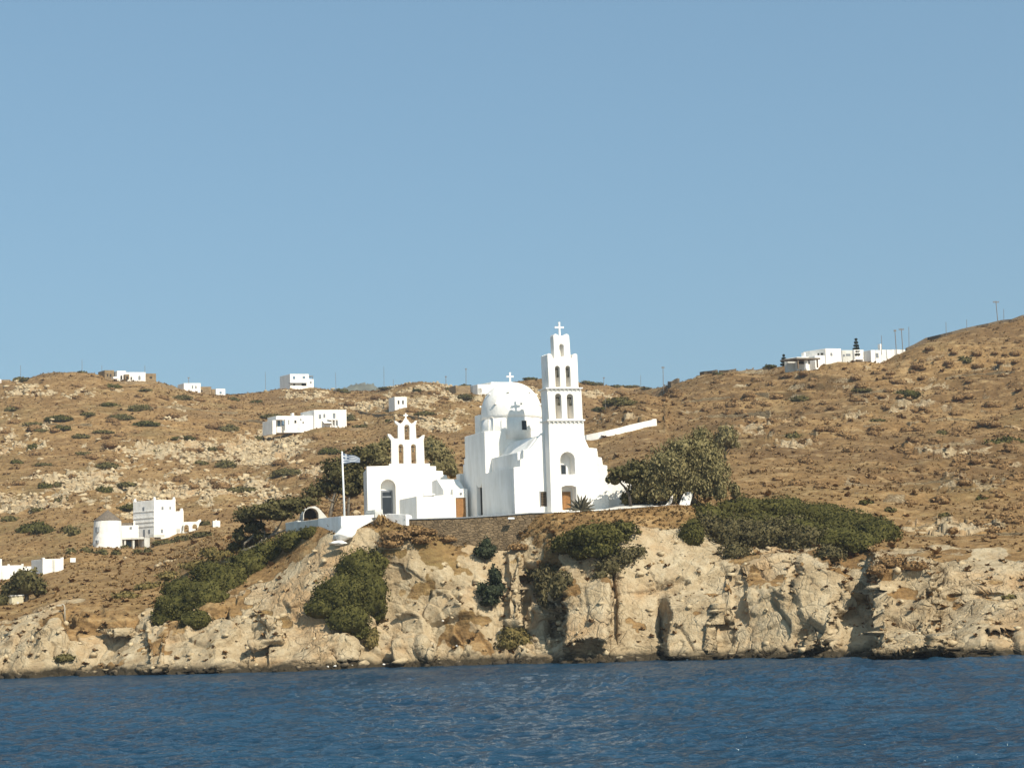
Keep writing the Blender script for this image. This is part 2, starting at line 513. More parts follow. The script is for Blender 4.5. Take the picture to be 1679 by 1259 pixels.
def build_terrain():
    px = np.concatenate([np.linspace(-2600, -320, 70), np.linspace(-300, -32, 60), np.linspace(-30, 1710, 960), np.linspace(1720, 2000, 60), np.linspace(2030, 4400, 70)])
    wy = pchip(*zip(*WATER), px); ry = pchip(*zip(*RIDGE), px)
    a_w, t_w = ray_np(px, wy)
    Yw = np.minimum(H / np.maximum(-t_w, 0.012), 420)
    col = lambda f: pchip(KX, [f(T[k]) for k in KX], px)
    rows = []                       # (Y, Z) along each line of sight
    rows.append((Yw - 30, np.full_like(px, -9.0)))
    rows.append((Yw - 2.0, np.full_like(px, -1.6)))
    rows.append((Yw, np.full_like(px, 0.0)))
    z = None
    for r_ in range(4):
        py = col(lambda c: c[r_][0]); dY = col(lambda c: c[r_][1])
        dY = dY - np.interp(px, [430, 530, 550, 605, 630, 1120, 1210], [0, 0.6, 0.6, 0.65, 1, 1, 0]) * (0, 1.2, 4.0, 3.8)[r_]
        a, t = ray_np(px, py); Y = Yw + dY
        z = H + t * Y
        if r_ == 3: z5 = z
        rows.append((Y, z))
    # r6: where py is None the church terrace runs level
    lev = np.array([1.0 if T[k][4][0] is None else 0.0 for k in KX]); lev = np.interp(px, KX, lev)
    py6 = np.interp(px, [k for k in KX if T[k][4][0] is not None], [T[k][4][0] for k in KX if T[k][4][0] is not None])
    Y6 = col(lambda c: c[4][1]); a, t = ray_np(px, py6)
    z6 = (1 - lev) * (H + t * Y6) + lev * (z5 + 0.2)
    rows.append((Y6, z6))
    for r_ in (5, 6):
        py = col(lambda c: c[r_][0]); Y = col(lambda c: c[r_][1])
        a, t = ray_np(px, py)
        rows.append((Y, H + t * Y))
    Yr = np.interp(px, KX, [T[k][7] for k in KX])
    Yr = np.where((px > 1040) & (px < 1120), np.interp(px, [1040, 1088, 1096, 1120], [700, 690, 492, 490]), Yr)
    dip = np.interp(px, KX, [T[k][8] for k in KX]) * (px < 1092)
    a, t = ray_np(px, ry); zr = H + t * Yr
    Y8, z8 = rows[-1]
    rows.append((Y8 * 0.7 + Yr * 0.3, z8 * 0.62 + zr * 0.38 + dip))
    rows.append((Yr, zr))
    rows.append((Yr + 70, zr - 9 - 0.02 * zr)); rows.append((Yr + 420, zr * 0.25)); rows.append((Yr + 900, np.full_like(px, -12.0)))
    Yk = np.array([r_[0] for r_ in rows]); Zk = np.array([r_[1] for r_ in rows])
    for k in range(1, len(Yk)): Yk[k] = np.maximum(Yk[k], Yk[k - 1] + 0.8)
    seg = [4, 6, 40, 80, 92, 56, 30, 70, 64, 36, 44, 10, 8, 5]
    s = np.concatenate([k + np.arange(n) / n for k, n in enumerate(seg)] + [[len(seg)]])
    s = s[s <= len(Yk) - 1]
    nu, nv = len(px), len(s)
    Y = np.zeros((nv, nu)); Z = np.zeros((nv, nu))
    kk = np.arange(len(Yk))
    hasA = ray_np(px, ry)[0]
    for c in range(nu):
        Y[:, c] = pchip(kk, Yk[:, c], s)
        Z[:, c] = pchip(Yk[:, c], Zk[:, c], Y[:, c])
    # the fan's plan angle follows the pixel column at that height
    PY = np.zeros_like(Y); A = np.tile(ray_np(px, np.full_like(px, 900))[0], (nv, 1))
    for _ in range(3):
        P = np.stack([A * Y, Y, Z], -1)
        qx, qy = project(P.reshape(-1, 3)); qx = qx.reshape(nv, nu)
        A = A + (px[None] - qx) / F_PX
    P = np.stack([A * Y, Y, Z], -1)
    S = np.tile(s[:, None], (1, nu)); PX = np.tile(px[None], (nv, 1))
    return P, S, PX


P, S, PX = build_terrain()
NVR, NUC = S.shape
qx, qy = project(P.reshape(-1, 3)); QY = qy.reshape(NVR, NUC)


def normals(P):
    du = np.gradient(P, axis=1); dv = np.gradient(P, axis=0)
    n = np.cross(du, dv); n /= np.linalg.norm(n, axis=-1, keepdims=True) + 1e-9
    return n


# larger relief: clefts and buttresses in the cliff, each pushed towards (-) or away (+) from the sea
PUSH = [  # px, py, half width, half height, metres, edge softness
    (1397, 984, 32, 78, 3.6, 0.12), (1480, 985, 50, 78, -7.5, 0.08), (1530, 1046, 110, 20, -3.2, 0.4), (1345, 985, 34, 80, -1.8, 0.14),
    (1083, 1036, 6, 50, 2.2, 0.5), (1134, 1030, 42, 54, -4.0, 0.10), (962, 1010, 36, 60, -4.6, 0.10), (885, 985, 32, 56, 2.6, 0.16), (842, 965, 12, 60, -1.8, 0.2), (918, 1020, 12, 30, 1.6, 0.16),
    (704, 1072, 14, 22, -2.2, 0.15), (570, 1070, 12, 18, -1.6, 0.15), (255, 1060, 16, 30, -1.8, 0.15), (640, 1000, 40, 60, 1.0, 0.5), (445, 1030, 20, 22, -1.5, 0.2), (330, 1070, 30, 25, -1.0, 0.3), (425, 1066, 9, 20, 0.9, 0.6),
    (190, 1010, 22, 20, -1.4, 0.2), (1250, 1020, 60, 60, -1.4, 0.25), (1600, 950, 60, 30, -1.5, 0.3), (1640, 1058, 26, 14, 3.0, 0.2), (1210, 975, 10, 40, 1.6, 0.2), (1005, 1000, 10, 55, 1.4, 0.2), (1300, 960, 9, 40, 1.5, 0.2), (1530, 1000, 8, 30, 1.4, 0.2),
]
for cx, cy, hw, hh, amt, e in PUSH:
    wob = fbm(P.reshape(-1, 3) * 0.16, 3, 77).reshape(NVR, NUC) * 0.3
    w = smooth(np.abs(PX - cx) / hw + wob, 1 + e, 1 - e) * smooth(np.abs(QY - cy) / hh + wob, 1 + max(e, 0.22), 1 - max(e, 0.22)) * (S > 2.2) * (S < 6)
    d = w * amt
    P[..., 1] += d
    P[..., 0] += d * P[..., 0] / P[..., 1]
Nn = normals(P)
flat = P.reshape(-1, 3)

# rock mask: bare cliff below the cliff-top row, and outcrops on the hills
n_big = fbm(flat * 0.06, 4, 3).reshape(NVR, NUC)
n_med = fbm(flat * 0.22, 4, 5).reshape(NVR, NUC)
n_sm = fbm(flat * 0.55, 3, 6).reshape(NVR, NUC)
cliff = smooth(S + n_big * 0.55 + n_med * 0.45, 5.15, 4.75) * smooth(S, 1.0, 1.6)
soilp = smooth(n_med + 0.7 * n_big + 0.5 * n_sm + 0.28 * (S - 4.0) + 0.25 * np.exp(-((PX - 730) / 90.0) ** 2), 0.14, 0.4) * smooth(S, 2.6, 3.2)
OUT = [(290, 745, 120, 34), (170, 800, 160, 34), (60, 825, 90, 22), (300, 812, 130, 26), (420, 745, 90, 34), (430, 800, 55, 32), (90, 640, 110, 16), (700, 630, 60, 9), (600, 664, 70, 13),
       (700, 700, 70, 16), (700, 655, 80, 16), (30, 720, 60, 30), (1290, 692, 90, 8), (1235, 708, 50, 16), (1400, 688, 34, 9), (1640, 612, 60, 8), (1500, 675, 70, 7), (1590, 800, 90, 16), (1560, 868, 130, 16),
       (1020, 690, 50, 12), (980, 640, 60, 9), (1310, 735, 60, 10), (1560, 745, 70, 10), (1650, 705, 50, 8), (500, 640, 60, 8), (560, 655, 60, 8), (880, 640, 60, 10), (480, 740, 90, 26), (540, 775, 60, 20)]
outc = np.zeros_like(S)
for cx, cy, hw, hh in OUT:
    outc = np.maximum(outc, np.exp(-(((PX - cx) / hw) ** 2 + ((QY - cy) / hh) ** 2)))
hillz = (S > 5.6)
n_out = fbm(flat * np.array([0.09, 0.05, 0.16]), 4, 11).reshape(NVR, NUC)
outm = smooth(outc * 1.05 + n_out * 0.9 + n_med * 0.5 + n_sm * 0.55, 0.62, 0.95) * hillz * smooth(outc, 0.02, 0.3)
sparse = smooth(n_out + n_med * 0.5 - 0.25 * smooth(PX, 950, 1150), 0.58, 0.75) * hillz * (S < 11) * 0.9
rock = np.clip(np.maximum(np.maximum(cliff * (1 - 0.9 * soilp), outm), sparse), 0, 1)

disp = np.zeros(flat.shape[0])
cm = cliff.ravel() > 0.02
fc = flat[cm]
rot = np.array([[0.86, 0.10, -0.5], [0.0, 0.98, 0.2], [0.5, -0.17, 0.85]])
warp = np.stack([vn(fc * 0.35, 41), vn(fc * 0.35, 42), vn(fc * 0.35, 43)], 1)
pc = (fc + 0.35 * warp) @ rot.T
vst = (1 - 0.4 * smooth(PX.ravel()[cm], 780, 900))[:, None]          # tall vertical joints on the open-sea side
h1, e1 = facets(pc * np.concatenate([0.6 * np.ones_like(vst), np.ones_like(vst), 1.0 * vst], 1), 4.6, 100, 0.8)
h2, e2 = facets(pc * np.concatenate([0.6 * np.ones_like(vst), np.ones_like(vst), 1.0 * vst], 1), 1.9, 200, 0.8)
h3, e3 = facets(pc * np.array([1, 1, 0.8]), 0.85, 300, 0.9)
gul = fbm(fc * np.array([0.10, 0.045, 0.03]), 3, 51)
lay = (pc[:, 2] / 1.1 + 0.6 * fbm(fc * 0.12, 3, 52)) % 1.0
rough = 0.22 + 0.78 * smooth(fbm(fc * 0.07, 3, 53), -0.3, 0.3)
for cx, cy, hw, hh in ((465, 940, 75, 60), (1200, 1000, 75, 50), (740, 930, 60, 40), (1560, 1020, 90, 18), (330, 1065, 60, 25)):      # earthy slopes and clean faces
    rough = rough * (1 - 0.8 * np.exp(-((PX.ravel()[cm] - cx) / hw) ** 2 - ((QY.ravel()[cm] - cy) / hh) ** 2))        # smooth slopes and broken faces
lowf = smooth(fc[:, 2], -1.5, 1.0)
d_ = gul * 2.2 * (1 - 0.85 * smooth(S.ravel()[cm], 4.0, 4.9)) + rough * (h1 * 1.7 + h2 * 0.62 + h3 * 0.07 - 0.6 * smooth(e1, 0.07, 0.0) - 0.3 * smooth(e2, 0.07, 0.0) + 0.12 * (smooth(lay, 0.0, 0.75) - lay))
d_ *= 1 - 0.7 * smooth(S.ravel()[cm], 4.2, 5.0)
disp[cm] = cliff.ravel()[cm] * d_ * (0.35 + 0.65 * lowf)
d2 = disp.reshape(NVR, NUC)
d2[1:-1, 1:-1] = 0.5 * d2[1:-1, 1:-1] + 0.125 * (d2[:-2, 1:-1] + d2[2:, 1:-1] + d2[1:-1, :-2] + d2[1:-1, 2:])
om = (outm.ravel() > 0.02) | (sparse.ravel() > 0.02)
po = (flat[om] + 0.8 * np.stack([vn(flat[om] * 0.3, 44), vn(flat[om] * 0.3, 45), vn(flat[om] * 0.3, 46)], 1)) @ rot.T
g1, k1 = facets(po * np.array([0.8, 0.8, 1.5]), 5.0, 400, 0.9)
g2, k2 = facets(po * np.array([0.8, 0.8, 1.5]), 1.9, 500, 0.9)
mo = np.maximum(outm, sparse).ravel()[om]
disp[om] = np.maximum(disp[om], 0) + mo * (0.25 + g1 * 1.3 + g2 * 0.75 - 0.4 * smooth(k1, 0.08, 0))
# soft soil relief, and the old farm terraces of the hill
soil = fbm(flat * 0.11, 4, 21) * 0.8 + fbm(flat * 0.45, 3, 22) * 0.28
far = smooth(S.ravel(), 6.2, 7.0)
near_terr = (S.ravel() > 5.9) & (S.ravel() < 7.02) & (PX.ravel() > 560) & (PX.ravel() < 1110)
soil = soil * (0.35 + 0.65 * far) * np.where(near_terr, 0.15, 1) * np.where(S.ravel() < 2.0, 0, 1)
disp += soil
zt = flat[:, 2] + fbm(flat * 0.02, 3, 31) * 7
ph = (zt / 4.6) % 1.0
step = (smooth(ph, 0.0, 0.22) - ph) * 1.9
tm = smooth(PX.ravel(), 960, 1130) * smooth(S.ravel(), 6.0, 6.6) * smooth(fbm(flat * 0.03, 3, 33), -0.45, 0.1) * (S.ravel() < 11.3)
tm2 = smooth(PX.ravel(), 960, 700) * far * 0.35 * (S.ravel() < 11.3)
flat = flat + Nn.reshape(-1, 3) * disp[:, None] * np.where(Nn.reshape(-1, 3)[:, 2:3] < 0, -1, 1)
flat[:, 2] += step * (tm + tm2)
riser = ((ph < 0.16).astype(float)) * (tm > 0.4) * smooth(fbm(flat * 0.18, 3, 35), 0.0, 0.35)
rock = np.clip(np.maximum(rock.ravel(), riser * 0.9), 0, 1)
rock *= 1 - 0.42 * smooth(PX.ravel(), 900, 1060) * (S.ravel() > 5.9)
# the soil and rock relief must not lift the skyline: settle the crest back to its surveyed height
P = flat.reshape(NVR, NUC, 3)
_, sy = project(flat); sy = np.where((S > 8.5) & (S < 11.6), sy.reshape(NVR, NUC), 9999).min(0)
ker = np.ones(21) / 21
err = np.convolve(np.pad(pchip(*zip(*RIDGE), PX[0]) - sy, 10, mode='edge'), ker, 'valid')          # px too high
P[..., 2] -= (np.clip(err, -12, 12) * 0.9)[None] * P[..., 1] / F_PX * smooth(S, 9.2, 10.7)
flat = P.reshape(-1, 3)
Nn = normals(P)
Nn *= np.where(Nn[..., 2:3] < 0, -1, 1)
NF = Nn.reshape(-1, 3)

ii = np.arange(NVR * NUC).reshape(NVR, NUC)
quads = np.stack([ii[:-1, :-1], ii[:-1, 1:], ii[1:, 1:], ii[1:, :-1]], -1).reshape(-1, 4)


def ground_mat():
    m, nt, b = new_mat('dry_hillside')
    p = world_pos(nt)
    at_r = N(nt, 'ShaderNodeAttribute', attribute_name='rock').outputs['Fac']
    n0 = noise_node(nt, 0.018, 5, 0.6, p); n1 = noise_node(nt, 0.09, 6, 0.62, p); n2 = noise_node(nt, 0.5, 6, 0.68, p); n3 = noise_node(nt, 2.2, 5, 0.7, p)
    # dry grass: golden to red-brown
    f = math_node(nt, 'ADD', math_node(nt, 'MULTIPLY', n0, 0.55), math_node(nt, 'ADD', math_node(nt, 'MULTIPLY', n1, 0.4), math_node(nt, 'MULTIPLY', n2, 0.35)))
    grass = ramp(nt, f, [(0.40, (0.135, 0.074, 0.029)), (0.54, (0.235, 0.135, 0.052)), (0.66, (0.33, 0.200, 0.082)), (0.85, (0.42, 0.275, 0.128))])
    tuft = ramp(nt, n2, [(0.36, (0.11, 0.062, 0.026)), (0.5, (0.22, 0.132, 0.056))])
    grass = mixc(nt, ramp(nt, n3, [(0.40, 0.75), (0.58, 0.0)]), grass, tuft)
    spots = ramp(nt, n2, [(0.33, 1.0), (0.40, 0.0)])
    grass = mixc(nt, math_node(nt, 'MULTIPLY', spots, 0.4), grass, (0.085, 0.047, 0.02))
    grass = mixc(nt, math_node(nt, 'MULTIPLY', ramp(nt, noise_node(nt, 0.05, 5, 0.65, p), [(0.5, 0.0), (0.66, 1.0)]), 0.55), grass, (0.17, 0.135, 0.055))
    br = N(nt, 'ShaderNodeAttribute', attribute_name='brush').outputs['Fac']
    brc = ramp(nt, n2, [(0.35, (0.08, 0.045, 0.02)), (0.5, (0.135, 0.078, 0.034)), (0.65, (0.21, 0.128, 0.055))])
    grass = mixc(nt, math_node(nt, 'MULTIPLY', br, 0.75), grass, brc)
    bm_ = N(nt, 'ShaderNodeMapping'); bm_.inputs['Scale'].default_value = (0.8, 0.8, 2.4); nt.links.new(p, bm_.inputs['Vector'])
    m1 = noise_node(nt, 0.9, 5, 0.7, bm_.outputs['Vector']); m2 = noise_node(nt, 0.28, 5, 0.65, bm_.outputs['Vector'])
    grass = mixc(nt, ramp(nt, m1, [(0.40, 0.6), (0.53, 0.0)]), grass, (0.115, 0.063, 0.026))
    grass = mixc(nt, ramp(nt, m2, [(0.38, 0.5), (0.52, 0.0)]), grass, (0.155, 0.090, 0.036))
    grass = mixc(nt, ramp(nt, m2, [(0.54, 0.0), (0.68, 0.6)]), grass, (0.43, 0.30, 0.15))
    st_ = N(nt, 'ShaderNodeAttribute', attribute_name='straw').outputs['Fac']
    sf_ = math_node(nt, 'MULTIPLY', math_node(nt, 'MULTIPLY', st_, 0.85), ramp(nt, m1, [(0.36, 0.15), (0.55, 1.0)]))
    grass = mixc(nt, sf_, grass, ramp(nt, n2, [(0.35, (0.27, 0.160, 0.064)), (0.65, (0.42, 0.270, 0.118))]))
    # bare rock: pale tan, grey and ochre
    fr = math_node(nt, 'ADD', math_node(nt, 'MULTIPLY', n1, 0.5), math_node(nt, 'MULTIPLY', n2, 0.5))
    rk = ramp(nt, fr, [(0.33, (0.23, 0.16, 0.088)), (0.45, (0.38, 0.285, 0.168)), (0.55, (0.48, 0.385, 0.248)), (0.72, (0.57, 0.48, 0.335))])
    ochre = ramp(nt, n1, [(0.5, 0.0), (0.62, 0.7)])
    rk = mixc(nt, ochre, rk, (0.36, 0.215, 0.095))
    rk = mixc(nt, ramp(nt, n3, [(0.32, 0.55), (0.45, 0.0)]), rk, (0.17, 0.125, 0.075))
    # soft, broken edge between them
    w = math_node(nt, 'ADD', at_r, math_node(nt, 'MULTIPLY', math_node(nt, 'SUBTRACT', n3, 0.5), 0.9))
    w = ramp(nt, w, [(0.38, 0.0), (0.6, 1.0)])
    col = mixc(nt, w, grass, rk)
    # tide stain
    sep = N(nt, 'ShaderNodeSeparateXYZ'); nt.links.new(p, sep.inputs[0])
    zz = math_node(nt, 'ADD', sep.outputs['Z'], math_node(nt, 'MULTIPLY', math_node(nt, 'SUBTRACT', n2, 0.5), -2.2))
    wet = ramp(nt, math_node(nt, 'MULTIPLY', zz, 0.5), [(0.3, 1.0), (0.62, 0.0)])
    col = mixc(nt, wet, col, (0.05, 0.038, 0.022))
    nt.links.new(col, b.inputs['Base Color'])
    b.inputs['Roughness'].default_value = 0.95
    b.inputs['Specular IOR Level'].default_value = 0.1
    wp = N(nt, 'ShaderNodeMapping'); wp.inputs['Rotation'].default_value = (0.35, 0.5, 0.2); wp.inputs['Scale'].default_value = (1, 1, 0.7)
    wn = N(nt, 'ShaderNodeTexNoise'); wn.inputs['Scale'].default_value = 0.5; nt.links.new(p, wn.inputs['Vector'])
    va = N(nt, 'ShaderNodeVectorMath', operation='MULTIPLY_ADD'); va.inputs[1].default_value = (1.8, 1.8, 1.8)
    nt.links.new(wn.outputs['Color'], va.inputs[0]); nt.links.new(p, va.inputs[2])
    nt.links.new(va.outputs[0], wp.inputs['Vector'])
    joint = None
    for sc_, wt in ((0.42, 1.3), (1.25, 0.6)):
        vo = N(nt, 'ShaderNodeTexVoronoi', feature='DISTANCE_TO_EDGE'); vo.inputs['Scale'].default_value = sc_
        nt.links.new(wp.outputs['Vector'], vo.inputs['Vector'])
        j_ = math_node(nt, 'MULTIPLY', ramp(nt, vo.outputs['Distance'], [(0.0, 0.0), (0.06, 1.0)]), wt)
        joint = j_ if joint is None else math_node(nt, 'ADD', joint, j_)
    jm = ramp(nt, noise_node(nt, 0.07, 3, 0.5, p), [(0.42, 0.05), (0.62, 1.0)])
    joint = math_node(nt, 'MULTIPLY', math_node(nt, 'MULTIPLY', joint, w), jm)
    hh = math_node(nt, 'ADD', math_node(nt, 'ADD', math_node(nt, 'MULTIPLY', n2, 1.0), math_node(nt, 'MULTIPLY', n3, 0.45)), math_node(nt, 'MULTIPLY', joint, 0.3))
    bump(nt, b, hh, 0.9, 0.55)
    return m


M['ground'] = ground_mat()
me = np_mesh('hillside', flat, quads, None, M['ground'], False)
brush = smooth(PX.ravel(), 930, 1180) * smooth(S.ravel(), 6.4, 7.2) * smooth(fbm(flat * np.array([0.03, 0.03, 0.09]), 4, 61), -0.35, 0.3)
straw = np.maximum(tm, 0.6 * tm2 / 0.35) * smooth(ph, 0.25, 0.42) * smooth(ph, 1.0, 0.75) * smooth(fbm(flat * np.array([0.035, 0.035, 0.09]), 4, 63), -0.25, 0.25)
straw = np.maximum(straw, 0.75 * smooth(PX.ravel(), 460, 330) * smooth(S.ravel(), 4.9, 5.4) * smooth(S.ravel(), 7.3, 6.8) * smooth(n_med.ravel(), -0.5, 0.2))
as_ = me.attributes.new('straw', 'FLOAT', 'POINT'); as_.data.foreach_set('value', straw.astype(np.float32))
brush = np.maximum(brush, (S.ravel() > 7.2) * 0.8 * smooth(fbm(flat * np.array([0.025, 0.025, 0.07]), 4, 62), 0.05, 0.4) * (S.ravel() > 6))
ab_ = me.attributes.new('brush', 'FLOAT', 'POINT'); ab_.data.foreach_set('value', brush.astype(np.float32))
at_ = me.attributes.new('rock', 'FLOAT', 'POINT'); at_.data.foreach_set('value', rock.astype(np.float32))
hill = tag(link(bpy.data.objects.new('hillside', me)), 'dry brown and tan hillside running down to rocky cliffs at the sea', 'hillside', None, 'structure')

# unseen pale paving added to bounce light onto the walls, following the terrace
rr = np.nonzero((S[:, 0] > 6.02) & (S[:, 0] < 6.62))[0]; cc = np.nonzero((PX[0] > 585) & (PX[0] < 1075))[0]
sub = P[rr[0]:rr[-1] + 1:2, cc[0]:cc[-1] + 1:4].copy(); sub[..., 2] += 0.10
k_ = np.arange(sub.shape[0] * sub.shape[1]).reshape(sub.shape[:2])
pq = np.stack([k_[:-1, :-1], k_[:-1, 1:], k_[1:, 1:], k_[1:, :-1]], -1).reshape(-1, 4)
o = link(bpy.data.objects.new('terrace_paving', np_mesh('terrace_paving', sub.reshape(-1, 3), pq, None, whitewash('pale_paving', (0.66, 0.63, 0.57), 0.2), True)))
tag(o, 'unseen pale paving added round church and chapel to bounce light onto their walls', 'paving', None, 'structure')

# which ground point a photo pixel shows
GX, GY = project(flat)
_vis = (GX > -40) & (GX < 1720) & (GY > 480) & (GY < 1130) & (S.ravel() >= 2) & (S.ravel() <= 11.03)
_idx = np.nonzero(_vis)[0]
_bin = {}
_bk = (np.floor(GX[_idx] / 4).astype(int) * 1000 + np.floor(GY[_idx] / 4).astype(int))
_o = np.argsort(_bk); _bs = _bk[_o]
def _cell(k):
    a, b = np.searchsorted(_bs, [k, k + 1])
    return _idx[_o[a:b]]


def hit_i(px, py):
    for rad in (1, 2, 4, 9):
        bx, by = int(px // 4), int(py // 4)
        c = np.concatenate([_cell((bx + i) * 1000 + by + j) for i in range(-rad, rad + 1) for j in range(-rad, rad + 1)])
        if len(c):
            d = np.hypot(GX[c] - px, GY[c] - py)
            near = c[d < 3.0 * rad]
            if len(near):
                ymin = flat[near, 1].min()
                n2 = near[flat[near, 1] < ymin + 14]
                return n2[np.argmin(np.hypot(GX[n2] - px, GY[n2] - py))]
    return _idx[np.argmin(np.hypot(GX[_idx] - px, GY[_idx] - py))]


def hit(px, py):
    return Vector(flat[hit_i(px, py)].tolist())


# ------------------------------------------------------------------ the sea
def build_sea():
    Yv = 14 * (300 / 14) ** np.linspace(0, 1, 760)
    a = np.concatenate([np.linspace(-1.6, -0.36, 60), np.linspace(-0.35, 0.35, 800), np.linspace(0.36, 1.6, 60)])
    A, Y = np.meshgrid(a, Yv)
    X = A * Y
    p = np.stack([X.ravel(), Y.ravel(), np.zeros(X.size)], 1)
    z = np.zeros(X.size)
    for k, (ang, lx, ly, amp) in enumerate([(12, 9, 4.2, 0.09), (-18, 4.2, 2.0, 0.12), (25, 2.2, 1.2, 0.15), (-8, 1.2, 0.75, 0.11), (35, 0.65, 0.42, 0.05)]):
        c, s_ = math.cos(R(ang)), math.sin(R(ang))
        q = np.stack([(p[:, 0] * c + p[:, 1] * s_) / lx, (-p[:, 0] * s_ + p[:, 1] * c) / ly, np.full(len(p), k * 3.7)], 1)
        n = vn(q, 900 + k)
        z += amp * (1 - 2 * np.abs(n)) if k in (1, 2) else amp * n
    calm = smooth(Y.ravel(), 196, 165) * 0.55 + 0.45
    gust = 0.75 + 0.5 * fbm(p * np.array([0.02, 0.012, 0]), 3, 950)
    p[:, 2] = z * calm * gust
    i = np.arange(X.size).reshape(X.shape)
    q = np.stack([i[:-1, :-1], i[:-1, 1:], i[1:, 1:], i[1:, :-1]], -1).reshape(-1, 4)
    n0 = len(p)
    E = 5000
    p = np.concatenate([p, [(-E, -E, -0.5), (E, -E, -0.5), (E, E, -0.5), (-E, E, -0.5)]])
    q = np.concatenate([q, [[n0, n0 + 1, n0 + 2, n0 + 3]]])
    m, nt, b = new_mat('sea_water')
    pos = world_pos(nt)
    n = noise_node(nt, 0.05, 4, 0.6, pos)
    nt.nodes.remove(b)
    df = N(nt, 'ShaderNodeBsdfDiffuse'); gl = N(nt, 'ShaderNodeBsdfGlossy'); gl.inputs['Roughness'].default_value = 0.10
    nt.links.new(ramp(nt, n, [(0.35, (0.007, 0.033, 0.064)), (0.65, (0.014, 0.052, 0.092))]), df.inputs['Color'])
    fr_n = N(nt, 'ShaderNodeFresnel'); fr_n.inputs['IOR'].default_value = 1.333
    ms = N(nt, 'ShaderNodeMixShader')
    nt.links.new(math_node(nt, 'MULTIPLY', fr_n.outputs[0], 0.95), ms.inputs[0]); nt.links.new(df.outputs[0], ms.inputs[1]); nt.links.new(gl.outputs[0], ms.inputs[2])
    nt.links.new(ms.outputs[0], nt.nodes['Material Output'].inputs['Surface'])
    mp = N(nt, 'ShaderNodeMapping'); mp.inputs['Scale'].default_value = (0.5, 1.0, 1.0)
    nt.links.new(pos, mp.inputs['Vector'])
    f = math_node(nt, 'ADD', noise_node(nt, 1.6, 4, 0.6, mp.outputs['Vector']), math_node(nt, 'MULTIPLY', noise_node(nt, 5.0, 3, 0.6, mp.outputs['Vector']), 0.35))
    bp = N(nt, 'ShaderNodeBump'); bp.inputs['Strength'].default_value = 1.0; bp.inputs['Distance'].default_value = 0.4
    nt.links.new(f, bp.inputs['Height'])
    for q_ in (df, gl, fr_n): nt.links.new(bp.outputs['Normal'], q_.inputs['Normal'])
    me = np_mesh('sea', p, q, None, m, True)
    o = bpy.data.objects.new('sea', me)
    return tag(link(o), 'deep blue choppy sea below the rocky shore', 'sea', None, 'structure')


build_sea()

# far bluish hill seen over the saddle of the ridge
def far_hill():
    n = 60
    xs = np.linspace(-1, 1, n); ys = np.linspace(-1, 1, 24)
    X, Yg = np.meshgrid(xs, ys)
    c = at(592, 640, 2600)
    prof = np.interp(xs, [-1, -0.6, -0.25, 0.0, 0.25, 0.6, 1], [0, .45, .8, 1.0, .9, .45, 0])
    z = prof[None, :] * np.clip(1 - ys[:, None] ** 2, 0, 1) * (1 + 0.08 * np.random.default_rng(3).standard_normal(X.shape))
    P_ = np.stack([c.x + X * 75, c.y + Yg * 120 + 0 * X, c.z - 22 + z * 30], -1).reshape(-1, 3)
    skirt = P_.copy()
    i = np.arange(X.size).reshape(X.shape)
    q = np.stack([i[:-1, :-1], i[:-1, 1:], i[1:, 1:], i[1:, :-1]], -1).reshape(-1, 4)
    # broad foot down to sea level so that it is a hill and not a floating cap
    ring = np.concatenate([i[0, :], i[1:, -1], i[-1, :-1][::-1], i[1:-1, 0][::-1]])
    foot = P_[ring].copy(); cen = P_.mean(0)
    foot[:, :2] = cen[:2] + (foot[:, :2] - cen[:2]) * 9; foot[:, 2] = -3
    k0 = len(P_); V = np.concatenate([P_, foot]); m_ = len(ring)
    q2 = np.array([[ring[k], ring[(k + 1) % m_], k0 + (k + 1) % m_, k0 + k] for k in range(m_)])
    mat = plain('far_hill_scrub', (0.13, 0.13, 0.10), 0.95, 0.35, 0.03)
    me = np_mesh('far_hill', V, np.concatenate([q, q2]), None, mat, True)
    tag(link(bpy.data.objects.new('far_hill', me)), 'distant bluish hill peeping over the saddle of the ridge', 'hill', None, 'structure')


far_hill()

# ------------------------------------------------------------------ foliage
_ico = {}
def ico(sub):
    if sub not in _ico:
        import bmesh
        bm = bmesh.new(); bmesh.ops.create_icosphere(bm, subdivisions=sub, radius=1)
        v = np.array([x.co[:] for x in bm.verts]); f = np.array([[x.index for x in q.verts] for q in bm.faces]); bm.free()
        _ico[sub] = (v, f)
    return _ico[sub]


